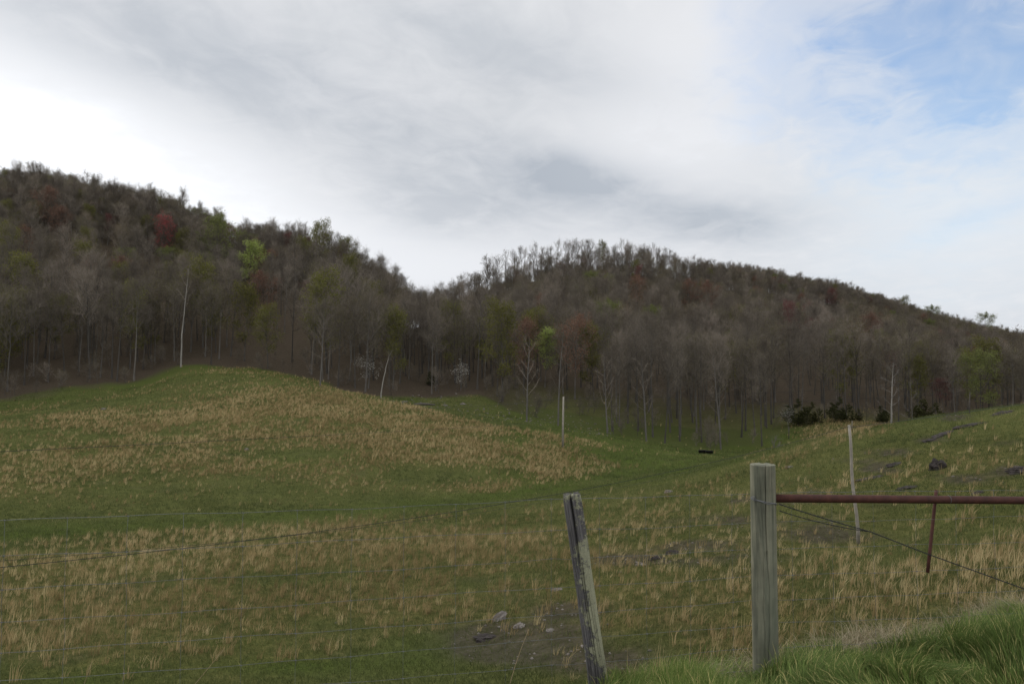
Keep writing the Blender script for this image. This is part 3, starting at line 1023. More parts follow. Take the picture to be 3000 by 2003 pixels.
# --- scatter the whole wood on a jittered grid, then split it in individuals and mass
def scatter_wood():
    step = 4.7
    gx, gy = np.meshgrid(np.arange(-430, 520, step), np.arange(90, 520, step))
    x = gx.ravel() + rng.uniform(-0.46, 0.46, gx.size) * step
    y = gy.ravel() + rng.uniform(-0.46, 0.46, gx.size) * step
    px = 512 + F * x / y
    ex = np.interp(px, EPX, EY)
    sky_y = np.interp(px, [s[0] for s in SKYL], [s[2] for s in SKYL])
    ok = (px > -260) & (px < 1290) & (y > ex + rng.uniform(-1, 5, len(x))) & (y < sky_y * np.interp(px, [400, 450, 610, 740], [1.10, 0.985, 0.985, 1.08]))
    # rock gully opening behind the nose and the tawny patch on the far right stay open
    x, y, px = x[ok], y[ok], px[ok]
    # closer stand under the left skyline and over the right shoulder
    gx, gy = np.meshgrid(np.arange(-300, 330, 3.9), np.arange(200, 430, 3.9))
    x2 = gx.ravel() + rng.uniform(-1.8, 1.8, gx.size); y2 = gy.ravel() + rng.uniform(-1.8, 1.8, gx.size)
    p2 = 512 + F * x2 / y2
    sy = np.interp(p2, [q[0] for q in SKYL], [q[2] for q in SKYL])
    k2 = (((p2 > -100) & (p2 < 400)) | ((p2 > 700) & (p2 < 1100))) & (y2 > sy * 0.86) & (y2 < sy * 1.06)
    return np.concatenate([x, x2[k2]]), np.concatenate([y, y2[k2]]), np.concatenate([px, p2[k2]])


wx_, wy_, wpx = scatter_wood()
wz_ = height(wx_, wy_)

# distinct trees first: (px, depth, kind, scale, label, name)
SPECIAL = [      # photo column, row of the crown's middle, kind, size, label, name
    (248, 262, 'lime', 1.15, 'bright lime green tree, the brightest on the left hillside', 'leafing_tree'),
    (161, 234, 'crimson', 1.0, 'crimson flowering tree alone among grey trees high on the left hillside', 'flowering_tree'),
    (216, 240, 'green', 1.35, 'broad yellow-green tree just under the left skyline', 'leafing_tree'),
    (192, 219, 'green', 0.8, 'smaller yellow-green tree uphill of the crimson tree', 'leafing_tree'),
    (165, 259, 'green', 0.65, 'small yellow-green tree below the crimson tree', 'leafing_tree'),
    (266, 295, 'rust', 0.95, 'tall orange-brown budding tree above the top edge of the left pasture', 'budding_tree'),
    (268, 335, 'olive', 0.75, 'olive brown tree directly below the orange-brown one', 'leafing_tree'),
    (228, 215, 'rust', 0.8, 'rust red tree on the skyline above the lime green tree', 'budding_tree'),
    (303, 290, 'red', 0.45, 'small dull red tree right of the orange-brown tree', 'flowering_tree'),
    (45, 205, 'rust', 1.1, 'orange budding tree high on the far left hillside', 'budding_tree'),
    (58, 222, 'rust', 0.9, 'orange budding tree just below another on the far left hillside', 'budding_tree'),
    (20, 238, 'rust', 0.7, 'reddish orange budding tree at the left end of the woods', 'budding_tree'),
    (106, 224, 'red', 0.6, 'dull red tree left of the crimson tree', 'flowering_tree'),
    (318, 244, 'olive', 1.15, 'tall leafing skyline tree with forked dark limbs left of the saddle', 'leafing_tree'),
    (345, 256, 'olive', 1.0, 'rounded yellow-green tree next to the forked skyline tree', 'leafing_tree'),
    (306, 252, 'green', 0.6, 'small yellow-green tree below the skyline left of the saddle', 'leafing_tree'),
    (350, 275, 'olive', 0.9, 'olive leafing tree halfway down to the saddle', 'leafing_tree'),
    (423, 300, 'green', 0.7, 'yellow-green tree low in the saddle between the hills', 'leafing_tree'),
    (502, 346, 'olive', 1.05, 'tall olive tree left of the lime topped tree behind the white pole', 'leafing_tree'),
    (524, 345, 'rust', 0.9, 'russet tree between the olive and the lime topped trees', 'budding_tree'),
    (545, 349, 'lime', 0.75, 'lime topped tree directly behind the bare white pole', 'leafing_tree'),
    (575, 345, 'rust', 1.0, 'russet and olive budding tree just right of the lime topped tree', 'budding_tree'),
    (594, 352, 'olive', 0.9, 'olive budding tree right of the russet tree above the pole', 'leafing_tree'),
    (612, 320, 'green', 0.85, 'faint green tree halfway up the middle hill', 'leafing_tree'),
    (655, 320, 'green', 0.7, 'small faint green tree halfway up the middle hill, right of a larger one', 'leafing_tree'),
    (604, 254, 'olive', 1.0, 'yellowish tree on the crest of the middle hill', 'leafing_tree'),
    (638, 290, 'rust', 0.9, 'rust tree just below the crest of the middle hill', 'budding_tree'),
    (637, 276, 'red', 0.75, 'dull red tree near the crest of the middle hill', 'flowering_tree'),
    (708, 297, 'rust', 1.0, 'orange brown tree high on the right shoulder of the middle hill', 'budding_tree'),
    (690, 293, 'rust', 0.9, 'orange brown tree left of its twin on the hill shoulder', 'budding_tree'),
    (792, 322, 'red', 1.05, 'broad dull crimson tree high on the right hillside', 'flowering_tree'),
    (832, 298, 'red', 0.85, 'brick red tree near the right skyline', 'flowering_tree'),
    (868, 328, 'rust', 0.9, 'yellow brown budding tree between two red trees at the right', 'budding_tree'),
    (894, 362, 'red', 0.6, 'narrow scarlet tree behind the white barked snag', 'flowering_tree'),
    (942, 392, 'red', 0.5, 'low dull red tree above the crest of the right pasture', 'flowering_tree'),
    (978, 378, 'green', 0.85, 'sparse yellow-green tree behind the right pasture crest', 'leafing_tree'),
    (905, 305, 'olive', 0.9, 'olive tree just below the right skyline', 'leafing_tree'),
    (985, 321, 'green', 1.1, 'rounded green tree on the right skyline', 'leafing_tree'),
    (935, 311, 'green', 0.9, 'green tree on the right skyline left of the rounded one', 'leafing_tree'),
]
KH = dict(crimson=16, olive=17, lime=17, green=17, red=16, rust=17)
keepm = np.ones(len(wx_), bool)
wtop = project(wx_, wy_, wz_ + 19)[1]
for (px, pyc, k, s, lab, nm) in SPECIAL:
    e0 = float(np.interp(px, EPX, EY)) + 3
    e1 = float(np.interp(px, [q[0] for q in SKYL], [q[2] for q in SKYL])) * 1.02
    Ys = np.linspace(e0, e1, 160)
    xs = (px - 512) / F * Ys
    zs = height(xs, Ys)
    pc = project(xs, Ys, zs + KH[k] * s * 0.62)[1]
    Y = float(Ys[int(np.argmin(np.abs(pc - pyc)))])
    x = (px - 512) / F * Y
    hw = 4.5 * s * F / Y
    keepm &= np.hypot(wx_ - x, wy_ - Y) > 3.6
    keepm &= ~((np.abs(wpx - px) < hw) & (wy_ < Y) & (wy_ > Y - (60 if k in ('crimson', 'lime', 'rust', 'red') else 16)) & (wtop < pyc + 0.45 * hw))
    place_tree(k, x, Y, lab, None, nm, 'tree', s)
for (px, Y) in ((182, 143), (889, 127)):
    keepm &= np.hypot(wx_ - (px - 512) / F * Y, wy_ - Y) > 4
wx_, wy_, wz_, wpx = wx_[keepm], wy_[keepm], wz_[keepm], wpx[keepm]

sky_q = np.interp(wpx, [q[0] for q in SKYL], [q[2] for q in SKYL])
thin_ = (wpx > 455) & (wpx < 690) & (wy_ > sky_q * 0.93) & (rng.uniform(0, 1, len(wx_)) < np.interp(wpx, [455, 500, 600, 690], [0.2, 0.42, 0.36, 0.0]))
wx_, wy_, wz_, wpx = wx_[~thin_], wy_[~thin_], wz_[~thin_], wpx[~thin_]
# region colouring: where the woods run to buds and young leaf
pyg = project(wx_, wy_, wz_)[1]
pool = ['bare0', 'bare1', 'bare2', 'bare3', 'bare4', 'bud0', 'bud1', 'bud2', 'olive', 'rust', 'green', 'red', 'crest0', 'crest1', 'crest2']
kid = np.zeros(len(wx_), int)
far = (wy_ - np.interp(wpx, EPX, EY)) / 150.0
for i in range(len(wx_)):
    budp = 0.22 + 0.30 * (fbm(wx_[i] / 40, wy_[i] / 40, 88, 2) > 0.55) + (0.25 if wpx[i] > 850 else 0)
    colp = 0.03 + (0.07 if wpx[i] < 330 else 0.02) * (fbm(wx_[i] / 25, wy_[i] / 25, 89, 2) > 0.5) + (0.05 if wpx[i] > 850 else 0)
    u = rng.uniform()
    if u < colp:
        kid[i] = rng.choice([8, 8, 10, 9, 9, 10, 11]) if (colp > 0.04 and far[i] > 0.3) else 8
    elif u < colp + budp:
        kid[i] = rng.choice([5, 6, 7])
    else:
        kid[i] = rng.choice([0, 1, 2, 3, 4])
sky_y_ = np.interp(wpx, [q[0] for q in SKYL], [q[2] for q in SKYL])
wsc = rng.uniform(0.78, 1.12, len(wx_)) * np.interp(far, [0.0, 0.25, 1.0], [1.0, 0.84, 0.70]) * np.where((rng.uniform(0, 1, len(wx_)) < 0.12) & (wpx < 420), 1.2, 1.0) * np.interp(wpx, [840, 960], [1.0, 0.88])
crest_row = (wpx > 455) & (wpx < 690) & (wy_ > sky_y_ * 0.93)
kid = np.where(crest_row & (rng.uniform(0, 1, len(kid)) < np.interp(wpx, [455, 600, 690], [0.8, 0.8, 0.3])), rng.integers(12, 15, len(kid)), kid)
wsc = np.where(crest_row, rng.uniform(0.80, 1.0, len(wx_)) * np.interp(wpx, [455, 500, 600, 690], [0.85, 1.0, 0.97, 0.76]), wsc)
wrz = rng.uniform(0, 6.28, len(wx_))
print('wood trees', len(wx_))
in_frame = (wpx > -8) & (wpx < 1032)
order = np.argsort(np.where(in_frame, wy_, 1e6))
N_IND = 262
ind = set(order[:N_IND].tolist())


def side_of(px):
    if px < 100: return 'at the foot of the left hillside near the photo edge', 'trees along the foot of the left hillside'
    if px < 330: return 'along the top edge of the left pasture', 'trees along the top of the left pasture'
    if px < 490: return 'in the hollow below the saddle', 'trees in the hollow below the saddle'
    if px < 640: return 'behind the bare white pole', 'trees behind the white pole'
    if px < 790: return 'at the foot of the middle hill above the black trough', 'trees at the foot of the middle hill'
    return 'behind the crest of the right pasture', 'trees behind the right pasture crest'


LOOKS = {0: 'grey bare tree', 1: 'tall slim grey bare tree', 2: 'wide crowned bare tree', 3: 'upswept bare tree', 4: 'shorter bare tree', 5: 'tree in brown bud', 6: 'wide tree in brown bud',
         7: 'small tree in brown bud', 8: 'olive leafing tree', 9: 'rust budding tree', 10: 'young green tree', 11: 'dull red budding tree', 12: 'bare tree', 13: 'bare tree', 14: 'bare tree'}
for i in sorted(ind):
    s, grp = side_of(wpx[i])
    k = pool[kid[i]]
    o = place_tree(k, float(wx_[i]), float(wy_[i]), LOOKS[kid[i]] + ' ' + s, LOOKS[kid[i]] + ' among ' + grp, 'forest_tree', 'tree', float(wsc[i]), float(wrz[i]), float(wz_[i]) - 0.1)

# --- the mass of the wood as one object: its mesh carries the tree shapes and the standing points, nodes copy one onto the other
def mass_object(name, kinds, pts, kidx, scl, rz, label, cat, tilt=0.06):
    V, S, L_, Mi, Pid = [], [], [], [], []
    off = 0
    mats = [M_BARK, M_TWIG]
    for ki, k in enumerate(kinds):
        T, C, ml = KINDS[k]
        if ml not in mats:
            mats.append(ml)
        for buf, mp_ in ((T, {0: 0}), (C, {0: 1, 1: mats.index(ml)})):
            v, s, l, m = buf.data()
            V.append(v); S.append(s); L_.append(l + off); Mi.append(np.array([mp_[q] for q in m])); Pid.append(np.full(len(v), ki))
            off += len(v)
    nproto = off
    V.append(pts); Pid.append(np.full(len(pts), 1000))
    n = len(pts)
    idx = np.concatenate([np.zeros(nproto), kidx])
    sc = np.concatenate([np.ones(nproto), scl])
    rr = np.concatenate([np.zeros(nproto), rz])
    tx = np.concatenate([np.zeros(nproto), rng.normal(0, tilt, n)])
    ty = np.concatenate([np.zeros(nproto), rng.normal(0, tilt, n)])
    me = np_mesh(name, np.concatenate(V), np.concatenate(S), np.concatenate(L_), mats, np.concatenate(Mi),
                 attrs=dict(pid=np.concatenate(Pid), kidx=idx, scl=sc, rz=rr, tx=tx, ty=ty))
    o = tag(link(name, me), label, cat, kind='stuff')
    ng = bpy.data.node_groups.new(name + '_nodes', 'GeometryNodeTree')
    ng.interface.new_socket('Geometry', in_out='INPUT', socket_type='NodeSocketGeometry')
    ng.interface.new_socket('Geometry', in_out='OUTPUT', socket_type='NodeSocketGeometry')
    gi = ng.nodes.new('NodeGroupInput'); go = ng.nodes.new('NodeGroupOutput')

    def named(a):
        q = ng.nodes.new('GeometryNodeInputNamedAttribute'); q.data_type = 'FLOAT'; q.inputs['Name'].default_value = a
        return q.outputs[0]

    def pick(val):
        c = ng.nodes.new('FunctionNodeCompare'); c.data_type = 'FLOAT'; c.operation = 'EQUAL'
        ng.links.new(named('pid'), c.inputs[0]); c.inputs[1].default_value = val
        for s_ in c.inputs:
            if s_.name == 'Epsilon': s_.default_value = 0.1
        sp = ng.nodes.new('GeometryNodeSeparateGeometry'); sp.domain = 'POINT'
        ng.links.new(gi.outputs[0], sp.inputs[0]); ng.links.new(c.outputs[0], sp.inputs[1])
        return sp.outputs[0]
    gti = ng.nodes.new('GeometryNodeGeometryToInstance')
    for ki in range(len(kinds) - 1, -1, -1):
        # one instance each, in order
        g1 = ng.nodes.new('GeometryNodeGeometryToInstance')
        ng.links.new(pick(float(ki)), g1.inputs[0])
        if ki == len(kinds) - 1:
            jn = ng.nodes.new('GeometryNodeJoinGeometry')
        ng.links.new(g1.outputs[0], jn.inputs[0])
    ng.nodes.remove(gti)
    iop = ng.nodes.new('GeometryNodeInstanceOnPoints')
    ng.links.new(pick(1000.0), iop.inputs['Points'])
    ng.links.new(jn.outputs[0], iop.inputs['Instance'])
    iop.inputs['Pick Instance'].default_value = True
    ng.links.new(named('kidx'), iop.inputs['Instance Index'])
    cx = ng.nodes.new('ShaderNodeCombineXYZ')
    for q, a in enumerate(('tx', 'ty', 'rz')):
        ng.links.new(named(a), cx.inputs[q])
    ng.links.new(cx.outputs[0], iop.inputs['Rotation'])
    ng.links.new(named('scl'), iop.inputs['Scale'])
    ng.links.new(iop.outputs[0], go.inputs[0])
    md = o.modifiers.new('copies', 'NODES')
    md.node_group = ng
    return o


rest = np.array([i for i in range(len(wx_)) if i not in ind])
mass_object('forest', pool, np.stack([wx_[rest], wy_[rest], wz_[rest] - 0.1], 1), kid[rest], wsc[rest], wrz[rest],
            'dense bare early spring woods covering both hills', 'forest')

# saplings and brush between the trunks
def brush():
    n = 10000
    x = rng.uniform(-300, 360, n); y = rng.uniform(95, 400, n)
    px = 512 + F * x / y
    ex = np.interp(px, EPX, EY)
    ok = (px > -120) & (px < 1150) & (y > ex - 1.0) & (y < ex + np.where(rng.uniform(0, 1, n) < 0.6, rng.exponential(22, n) + 2, np.where(rng.uniform(0, 1, n) < 0.6, 400, 0))) & (y < np.interp(px, [q[0] for q in SKYL], [q[2] for q in SKYL]) * np.interp(px, [440, 460, 600, 700], [1.02, 0.93, 0.94, 1.02]))
    x, y = x[ok], y[ok]
    # thick brush on the bare shoulder under the left skyline
    yy = rng.uniform(0.84, 1.03, 1500); pp = rng.uniform(-60, 400, 1500)
    yy = yy * np.interp(pp, [q[0] for q in SKYL], [q[2] for q in SKYL])
    x = np.concatenate([x, (pp - 512) / F * yy]); y = np.concatenate([y, yy])
    yc_ = rng.uniform(0.86, 0.985, 900); pc_ = rng.uniform(440, 720, 900)
    yc_ = yc_ * np.interp(pc_, [q[0] for q in SKYL], [q[2] for q in SKYL])
    x = np.concatenate([x, (pc_ - 512) / F * yc_]); y = np.concatenate([y, yc_])
    z = height(x, y)
    bs_ = np.concatenate([rng.uniform(0.3, 0.85, len(x) - 2400), rng.uniform(0.7, 1.5, 1500), rng.uniform(0.45, 1.1, 900)])
    mass_object('undergrowth', ['shrub', 'shrub2'], np.stack([x, y, z - 0.1], 1), rng.integers(0, 2, len(x)), bs_, rng.uniform(0, 6.28, len(x)),
                'bare brush and saplings between the trunks of the woods', 'undergrowth', 0.15)


brush()

# --- pale barked individuals
def snag_tree(seed, H, r0, limbs, bendx=0.0, mat_=None, tw=0.03):
    rs = np.random.default_rng(seed)
    T, C = TreeBuf(), TreeBuf()
    k = 10
    ts = np.linspace(0, 1, k)
    tr = np.stack([bendx * ts ** 1.5 + np.cumsum(rs.normal(0, 0.05, k)), np.cumsum(rs.normal(0, 0.04, k)), ts * H], 1)
    tr[0, 2] = -0.5
    T.tube(tr, r0 * (1 - 0.85 * ts), 8, 0)
    P0, P1, W = [], [], []
    for (t, side, L, el) in limbs:
        p = np.array([np.interp(t, ts, tr[:, a]) for a in range(3)])
        d = np.array([side, rs.uniform(-0.4, 0.4), el])
        pts = [p]
        for s_ in range(5):
            d = unit(d + rs.normal(0, 0.12, 3) + np.array([0, 0, 0.10]))
            pts.append(pts[-1] + d * L / 5)
        pts = np.array(pts)
        C.tube(pts, r0 * 0.30 * (1 - np.linspace(0, 0.85, 6)), 4, 0)
        m = 26
        st = rs.uniform(0.25, 1, m)
        q = np.stack([np.interp(st, np.linspace(0, 1, 6), pts[:, a]) for a in range(3)], 1)
        dd = unit(pts[-1] - pts[0])[None] + rs.normal(0, 0.6, (m, 3)); dd /= np.linalg.norm(dd, axis=1)[:, None]
        P0.append(q); P1.append(q + dd * rs.uniform(0.4, 1.3, m)[:, None]); W.append(np.full(m, tw))
    C.tris(np.concatenate(P0), np.concatenate(P1), np.concatenate(W), 0)
    return T, C


def place_snag(name, px, Y, label, T, C, mt, mc, rz=0, tilt=0.0):
    x, y, z = ground_at(px, Y)
    e = empty(name, (x, y, z), label, 'tree', None, rz)
    e.rotation_euler = (0, tilt, rz)
    link('trunk', mesh_from(T, name + '_trunk', [mt]), e)
    link('crown', mesh_from(C, name + '_crown', [mc]), e)


M_PALETW = bark_material('pale_twig', (0.1120, 0.1050, 0.0980), (0.2100, 0.1960, 0.1820), False)
M_MIDBARK = bark_material('grey_bark', (0.0744, 0.0694, 0.0645), (0.1389, 0.1314, 0.1215), False)
T, C = snag_tree(1, 11.5, 0.17, ((0.22, -1, 3.4, 0.7), (0.35, 1, 3.4, 0.15), (0.36, -0.8, 2.6, 0.3), (0.48, 1, 2.2, 0.25), (0.55, -1, 2.2, 0.3), (0.62, 0.8, 1.6, 0.9), (0.7, -1, 1.8, 0.4),
                               (0.78, 0.9, 1.5, 0.4), (0.86, -0.7, 1.2, 0.8), (0.92, 0.4, 1.0, 1.2)), 0.5)
place_snag('white_barked_tree', 889.5, 121, 'small white barked tree with spreading bare limbs behind the right pasture', T, C, M_PALE, M_PALETW)
T, C = snag_tree(2, 20, 0.17, ((0.6, 1, 3, 1.2), (0.68, -1, 3, 1.2), (0.75, 0.7, 3, 1.4), (0.82, -0.8, 2.5, 1.3), (0.9, 0.5, 2, 1.5)), 1.2)
place_snag('pale_trunk_tree', 181, 139, 'tall straight tree with a pale trunk at the top of the left pasture', T, C, M_PALE, M_TWIG)
T, C = snag_tree(3, 8, 0.12, ((0.45, 1, 2.0, 1.0), (0.6, -1, 1.6, 0.9), (0.75, 1, 1.5, 1.1), (0.85, -0.4, 1.0, 1.4)), 1.9)
place_snag('leaning_tree', 381, 112, 'pale leaning bent tree at the mouth of the rocky hollow', T, C, M_PALE, M_TWIG)
T, C = snag_tree(4, 9, 0.08, ((0.2, -1, 2.2, 0.5), (0.35, -0.8, 1.8, 0.5), (0.6, 0.8, 1.6, 0.9), (0.8, -0.5, 1.4, 1.2)), 0.1)
place_snag('slim_grey_tree', 910.5, 118, 'slim pale grey tree just right of the white barked tree', T, C, M_MIDBARK, M_PALETW)
T, C = snag_tree(5, 2.6, 0.15, ((0.5, 1, 0.9, 1.0), (0.7, -1, 0.9, 1.1), (0.85, 0.4, 0.8, 1.4)), 0.0)
place_snag('dead_stub', 773, 84, 'short dead stub with broken top at the left end of the pasture crest', T, C, M_MIDBARK, M_PALETW)
for px, Y, H_, lab in ((527, 106, 13, 'grey trunked tree with spreading limbs left of the white pole'), (558, 108, 15, 'tall pale trunked tree just right of the white pole'), (607, 108, 12, 'pale trunked tree right of the white pole, below the olive budding tree'),
                       (646, 106, 13, 'forked pale trunked tree above the black trough'), (720, 108, 15, 'pale trunked tree at the left end of the pasture crest'), (320, 117, 13, 'slim grey tree at the crown of the pasture nose')):
    T, C = snag_tree(int(px), H_, 0.14, [(0.3 + 0.065 * q, (-1) ** q * random.uniform(0.5, 1), 3.4 - 0.2 * q, random.uniform(0.4, 1.2)) for q in range(10)], random.uniform(-1, 1))
    place_snag('grey_trunk_tree', px, Y, lab, T, C, M_MIDBARK, M_TWIG)

# --- cedars and dogwoods
cT, cC = cedar(11)
KINDS['cedar'] = (cT, cC, M_CEDAR)
for px, Y, s, lab in ((797, 124, 1.05, 'dark evergreen cedar with a pale limb beside it, leftmost of the cedars'), (811, 125, 0.85, 'low dark cedar beside the tawny far field'),
                      (839, 128, 1.0, 'pointed dark cedar behind the middle of the tawny far field'), (857, 130, 0.5, 'smallest dark cedar by the tawny far field'), (880, 128, 0.75, 'dark cedar just left of the white barked tree'),
                      (922, 128, 1.15, 'broad dark cedar right of the slim grey tree'), (934, 126, 1.0, 'dark cedar touching the pasture crest at the right'), (430, 138, 0.6, 'small dark cedar in the hollow below the saddle')):
    x = (px - 512) / F * Y
    place_tree('cedar', x, Y, lab, None, 'cedar_tree', 'tree', s * 0.82, squash=1.35)
for px, Y, s, lab in ((366, 128, 0.95, 'white blossoming dogwood left of the leaning pale tree'), (461, 130, 0.85, 'white blossoming dogwood in the hollow right of the leaning tree'), (787, 122, 0.6, 'pale blossoming dogwood beside the leftmost cedar')):
    x = (px - 512) / F * Y
    place_tree('dogwood', x, Y, lab, None, 'dogwood_tree', 'tree', s, bark=M_MIDBARK)

# ------------------------------------------------------------------ posts
def tube_mesh(name, pts, rad, sides=8, mats=(), caps=True, smooth=True):
    B = TreeBuf()
    B.tube(pts, rad, sides, 0)
    v, s, l, m = B.data()
    s = list(s); l = list(l)
    if caps:
        k = len(pts)
        l += list(range(sides))[::-1]; s.append(sides)
        l += list(range((k - 1) * sides, k * sides)); s.append(sides)
    return np_mesh(name, v, s, l, mats, smooth=smooth)


def post_mesh(name, H, rfun, mats, nz=260, na=220, rough_top=0.01, seed=0, sink=0.5):
    """rfun(theta, z) -> radius; top closed with rings that fall inwards"""
    th = np.linspace(0, 2 * math.pi, na, endpoint=False)
    zs = np.linspace(-sink, H, nz)
    TH, ZZ = np.meshgrid(th, zs)
    RR = rfun(TH, ZZ)
    topn = (fbm(np.cos(th) * 3 + 7, np.sin(th) * 3 + 7, seed, 3) - 0.5) * rough_top
    ZZ = ZZ + topn[None] * np.clip((ZZ - (H - 0.1)) / 0.1, 0, 1)
    V = [np.stack([RR * np.cos(TH), RR * np.sin(TH), ZZ], -1).reshape(-1, 3)]
    for k, f in enumerate((0.93, 0.75, 0.5, 0.25, 0.03)):
        rr = RR[-1] * f
        x, y = rr * np.cos(th), rr * np.sin(th)
        z = ZZ[-1] * 0 + H + topn * f + (0.002 if k == 0 else 0) + (fbm(x * 60 + 5, y * 60 + 5, seed + 5, 3) - 0.5) * rough_top * 0.8
        V.append(np.stack([x, y, z], 1))
    V = np.concatenate(V)
    rows = nz + 5
    i = np.arange(rows - 1)[:, None] * na
    j = np.arange(na)[None]; j2 = (j + 1) % na
    q = np.stack([i + j, i + j2, i + na + j2, i + na + j], -1).reshape(-1, 4)
    l = np.concatenate([q.ravel(), (rows - 1) * na + np.arange(na)])
    s = np.concatenate([np.full(len(q), 4), [na]])
    return np_mesh(name, V, s, l, mats, smooth=True)


def wood_material(name, stops, streak=(30, 30, 1.2), fine=0.35, bump=0.8, lichen=None, moss=None):
    m, nt, bs = mat(name)
    tc = nt.nodes.new('ShaderNodeTexCoord')
    mp = nt.nodes.new('ShaderNodeMapping')
    mp.inputs['Scale'].default_value = streak
    nt.links.new(tc.outputs['Object'], mp.inputs[0])
    n1 = noise_n(nt, mp.outputs[0], 1.0, 6, 0.65, 0.6)
    mp2 = nt.nodes.new('ShaderNodeMapping')
    mp2.inputs['Scale'].default_value = tuple(q * 4.5 for q in streak)
    nt.links.new(tc.outputs['Object'], mp2.inputs[0])
    n2 = noise_n(nt, mp2.outputs[0], 1.0, 4, 0.6, 0.3)
    f = math_n(nt, 'ADD', math_n(nt, 'MULTIPLY', n1, 1 - fine), math_n(nt, 'MULTIPLY', n2, fine))
    c = ramp_n(nt, f, stops)
    big = noise_n(nt, tc.outputs['Object'], 6, 4, 0.6)
    c = mix_c(nt, 1.0, c, ramp_n(nt, big, [(0.3, 0.72), (0.7, 1.18)]), 'MULTIPLY')
    hgt = f
    if moss:
        c = mix_c(nt, math_n(nt, 'MULTIPLY', ramp_n(nt, noise_n(nt, mp.outputs[0], 0.35, 3, 0.5), [(0.42, 0.0), (0.62, 1.0)]), 0.55), c, moss)
    if lichen:
        ln = noise_n(nt, tc.outputs['Object'], 40, 8, 0.85, 0.6)
        side = nt.nodes.new('ShaderNodeSeparateXYZ')
        nt.links.new(tc.outputs['Object'], side.inputs[0])
        lb = noise_n(nt, tc.outputs['Object'], 6, 3, 0.5)
        thr = math_n(nt, 'ADD', ln, math_n(nt, 'ADD', math_n(nt, 'MULTIPLY', math_n(nt, 'SUBTRACT', lb, 0.5), 0.9), math_n(nt, 'MULTIPLY', side.outputs[0], 2.6)))
        lm = ramp_n(nt, thr, [(0.498, 0.0), (0.516, 1.0)])
        lc = ramp_n(nt, noise_n(nt, tc.outputs['Object'], 150, 4, 0.7), [(0.3, tuple(q * 0.55 for q in lichen)), (0.65, lichen)])
        c = mix_c(nt, lm, c, lc)
        hgt = math_n(nt, 'ADD', f, math_n(nt, 'MULTIPLY', lm, math_n(nt, 'ADD', 0.6, noise_n(nt, tc.outputs['Object'], 120, 3, 0.7))))
    nt.links.new(c, bs.inputs['Base Color'])
    bp = nt.nodes.new('ShaderNodeBump')
    bp.inputs['Strength'].default_value = bump
    bp.inputs['Distance'].default_value = 0.004
    nt.links.new(hgt, bp.inputs['Height'])
    nt.links.new(bp.outputs[0], bs.inputs['Normal'])
    return m


M_POST = wood_material('weathered_treated_wood', [(0.30, (0.0324, 0.0337, 0.0265)), (0.42, (0.1018, 0.1052, 0.0801)), (0.54, (0.1919, 0.1859, 0.1387)), (0.68, (0.2991, 0.2758, 0.2127))], (9, 9, 0.9), fine=0.22, bump=0.45, moss=(0.0957, 0.1165, 0.0851))
M_OLD = wood_material('old_grey_wood', [(0.30, (0.018, 0.017, 0.018)), (0.45, (0.075, 0.072, 0.076)), (0.60, (0.17, 0.165, 0.17)), (0.75, (0.27, 0.26, 0.26))], (60, 60, 2.2), lichen=(0.30, 0.305, 0.215))
M_POLE = wood_material('bleached_wood', [(0.3, (0.1584, 0.1440, 0.1224)), (0.7, (0.3312, 0.3096, 0.2664))], (20, 20, 1.0))

# round post
P2 = at(765.5, 652, 4.5)
p2z = hz(P2[0], P2[1])
p2top = at(765.5, 465.5, 4.42)[2]
H2 = p2top - p2z


def r_round(th, z):
    r = 0.0785 + 0.003 * (fbm(np.cos(th) * 1.5 + 3, z * 0.8 + np.sin(th) * 1.5, 4, 3) - 0.5)
    r = r + 0.0005 * (fbm(th * 9, z * 1.4 + 40, 6, 3) - 0.5) * 2
    for c, w, d, a, b, wob in ((-1.72, 0.020, 0.022, H2 - 0.62, H2 + 1, 0.02), (-1.40, 0.012, 0.010, H2 - 0.30, H2 + 1, 0.03), (-1.95, 0.012, 0.010, 0.05, H2 - 0.55, 0.05),
                               (-1.15, 0.012, 0.008, H2 - 0.5, H2 + 1, 0.03), (-1.62, 0.014, 0.012, 0.1, H2 - 0.45, 0.06), (-2.5, 0.012, 0.008, 0.3, H2, 0.04), (-0.6, 0.012, 0.008, 0.2, H2, 0.04)):
        cc = c + wob * np.sin(z * 7 + c * 9) + wob * 0.5 * np.sin(z * 23)
        env = np.clip((z - a) / 0.08, 0, 1) * np.clip((b - z) / 0.08, 0, 1)
        r = r - d * env * np.exp(-((th - 2 * math.pi - cc) / w) ** 2) - d * env * np.exp(-((th - cc) / w) ** 2)
    # knot
    r = r + 0.004 * np.exp(-((th - 2 * math.pi + 1.75) / 0.12) ** 2 - ((z - 0.78 * H2 * 0.78) / 0.02) ** 2) - 0.006 * np.exp(-((th - 2 * math.pi + 1.68) / 0.05) ** 2 - ((z - 0.60 * H2) / 0.012) ** 2)
    r = r * (1 + 0.02 * np.clip(1 - z / H2, 0, 1))
    return r


e = link('round_post', post_mesh('round_post', H2, r_round, [M_POST], rough_top=0.010, seed=2), None, (P2[0], P2[1], p2z))
tag(e, 'thick round weathered wooden post with flat top holding the rusty pipe', 'fence post')

# old split leaning post
b1 = at(602, 684, 4.22); t1 = at(571.5, 493.5, 4.12)
p1z = hz(b1[0], b1[1]) - 0.05
b1 = Vector((b1[0], b1[1], p1z)); t1 = Vector(t1)
# slide the base along the axis to the ground
axis = (t1 - b1)
H1 = axis.length


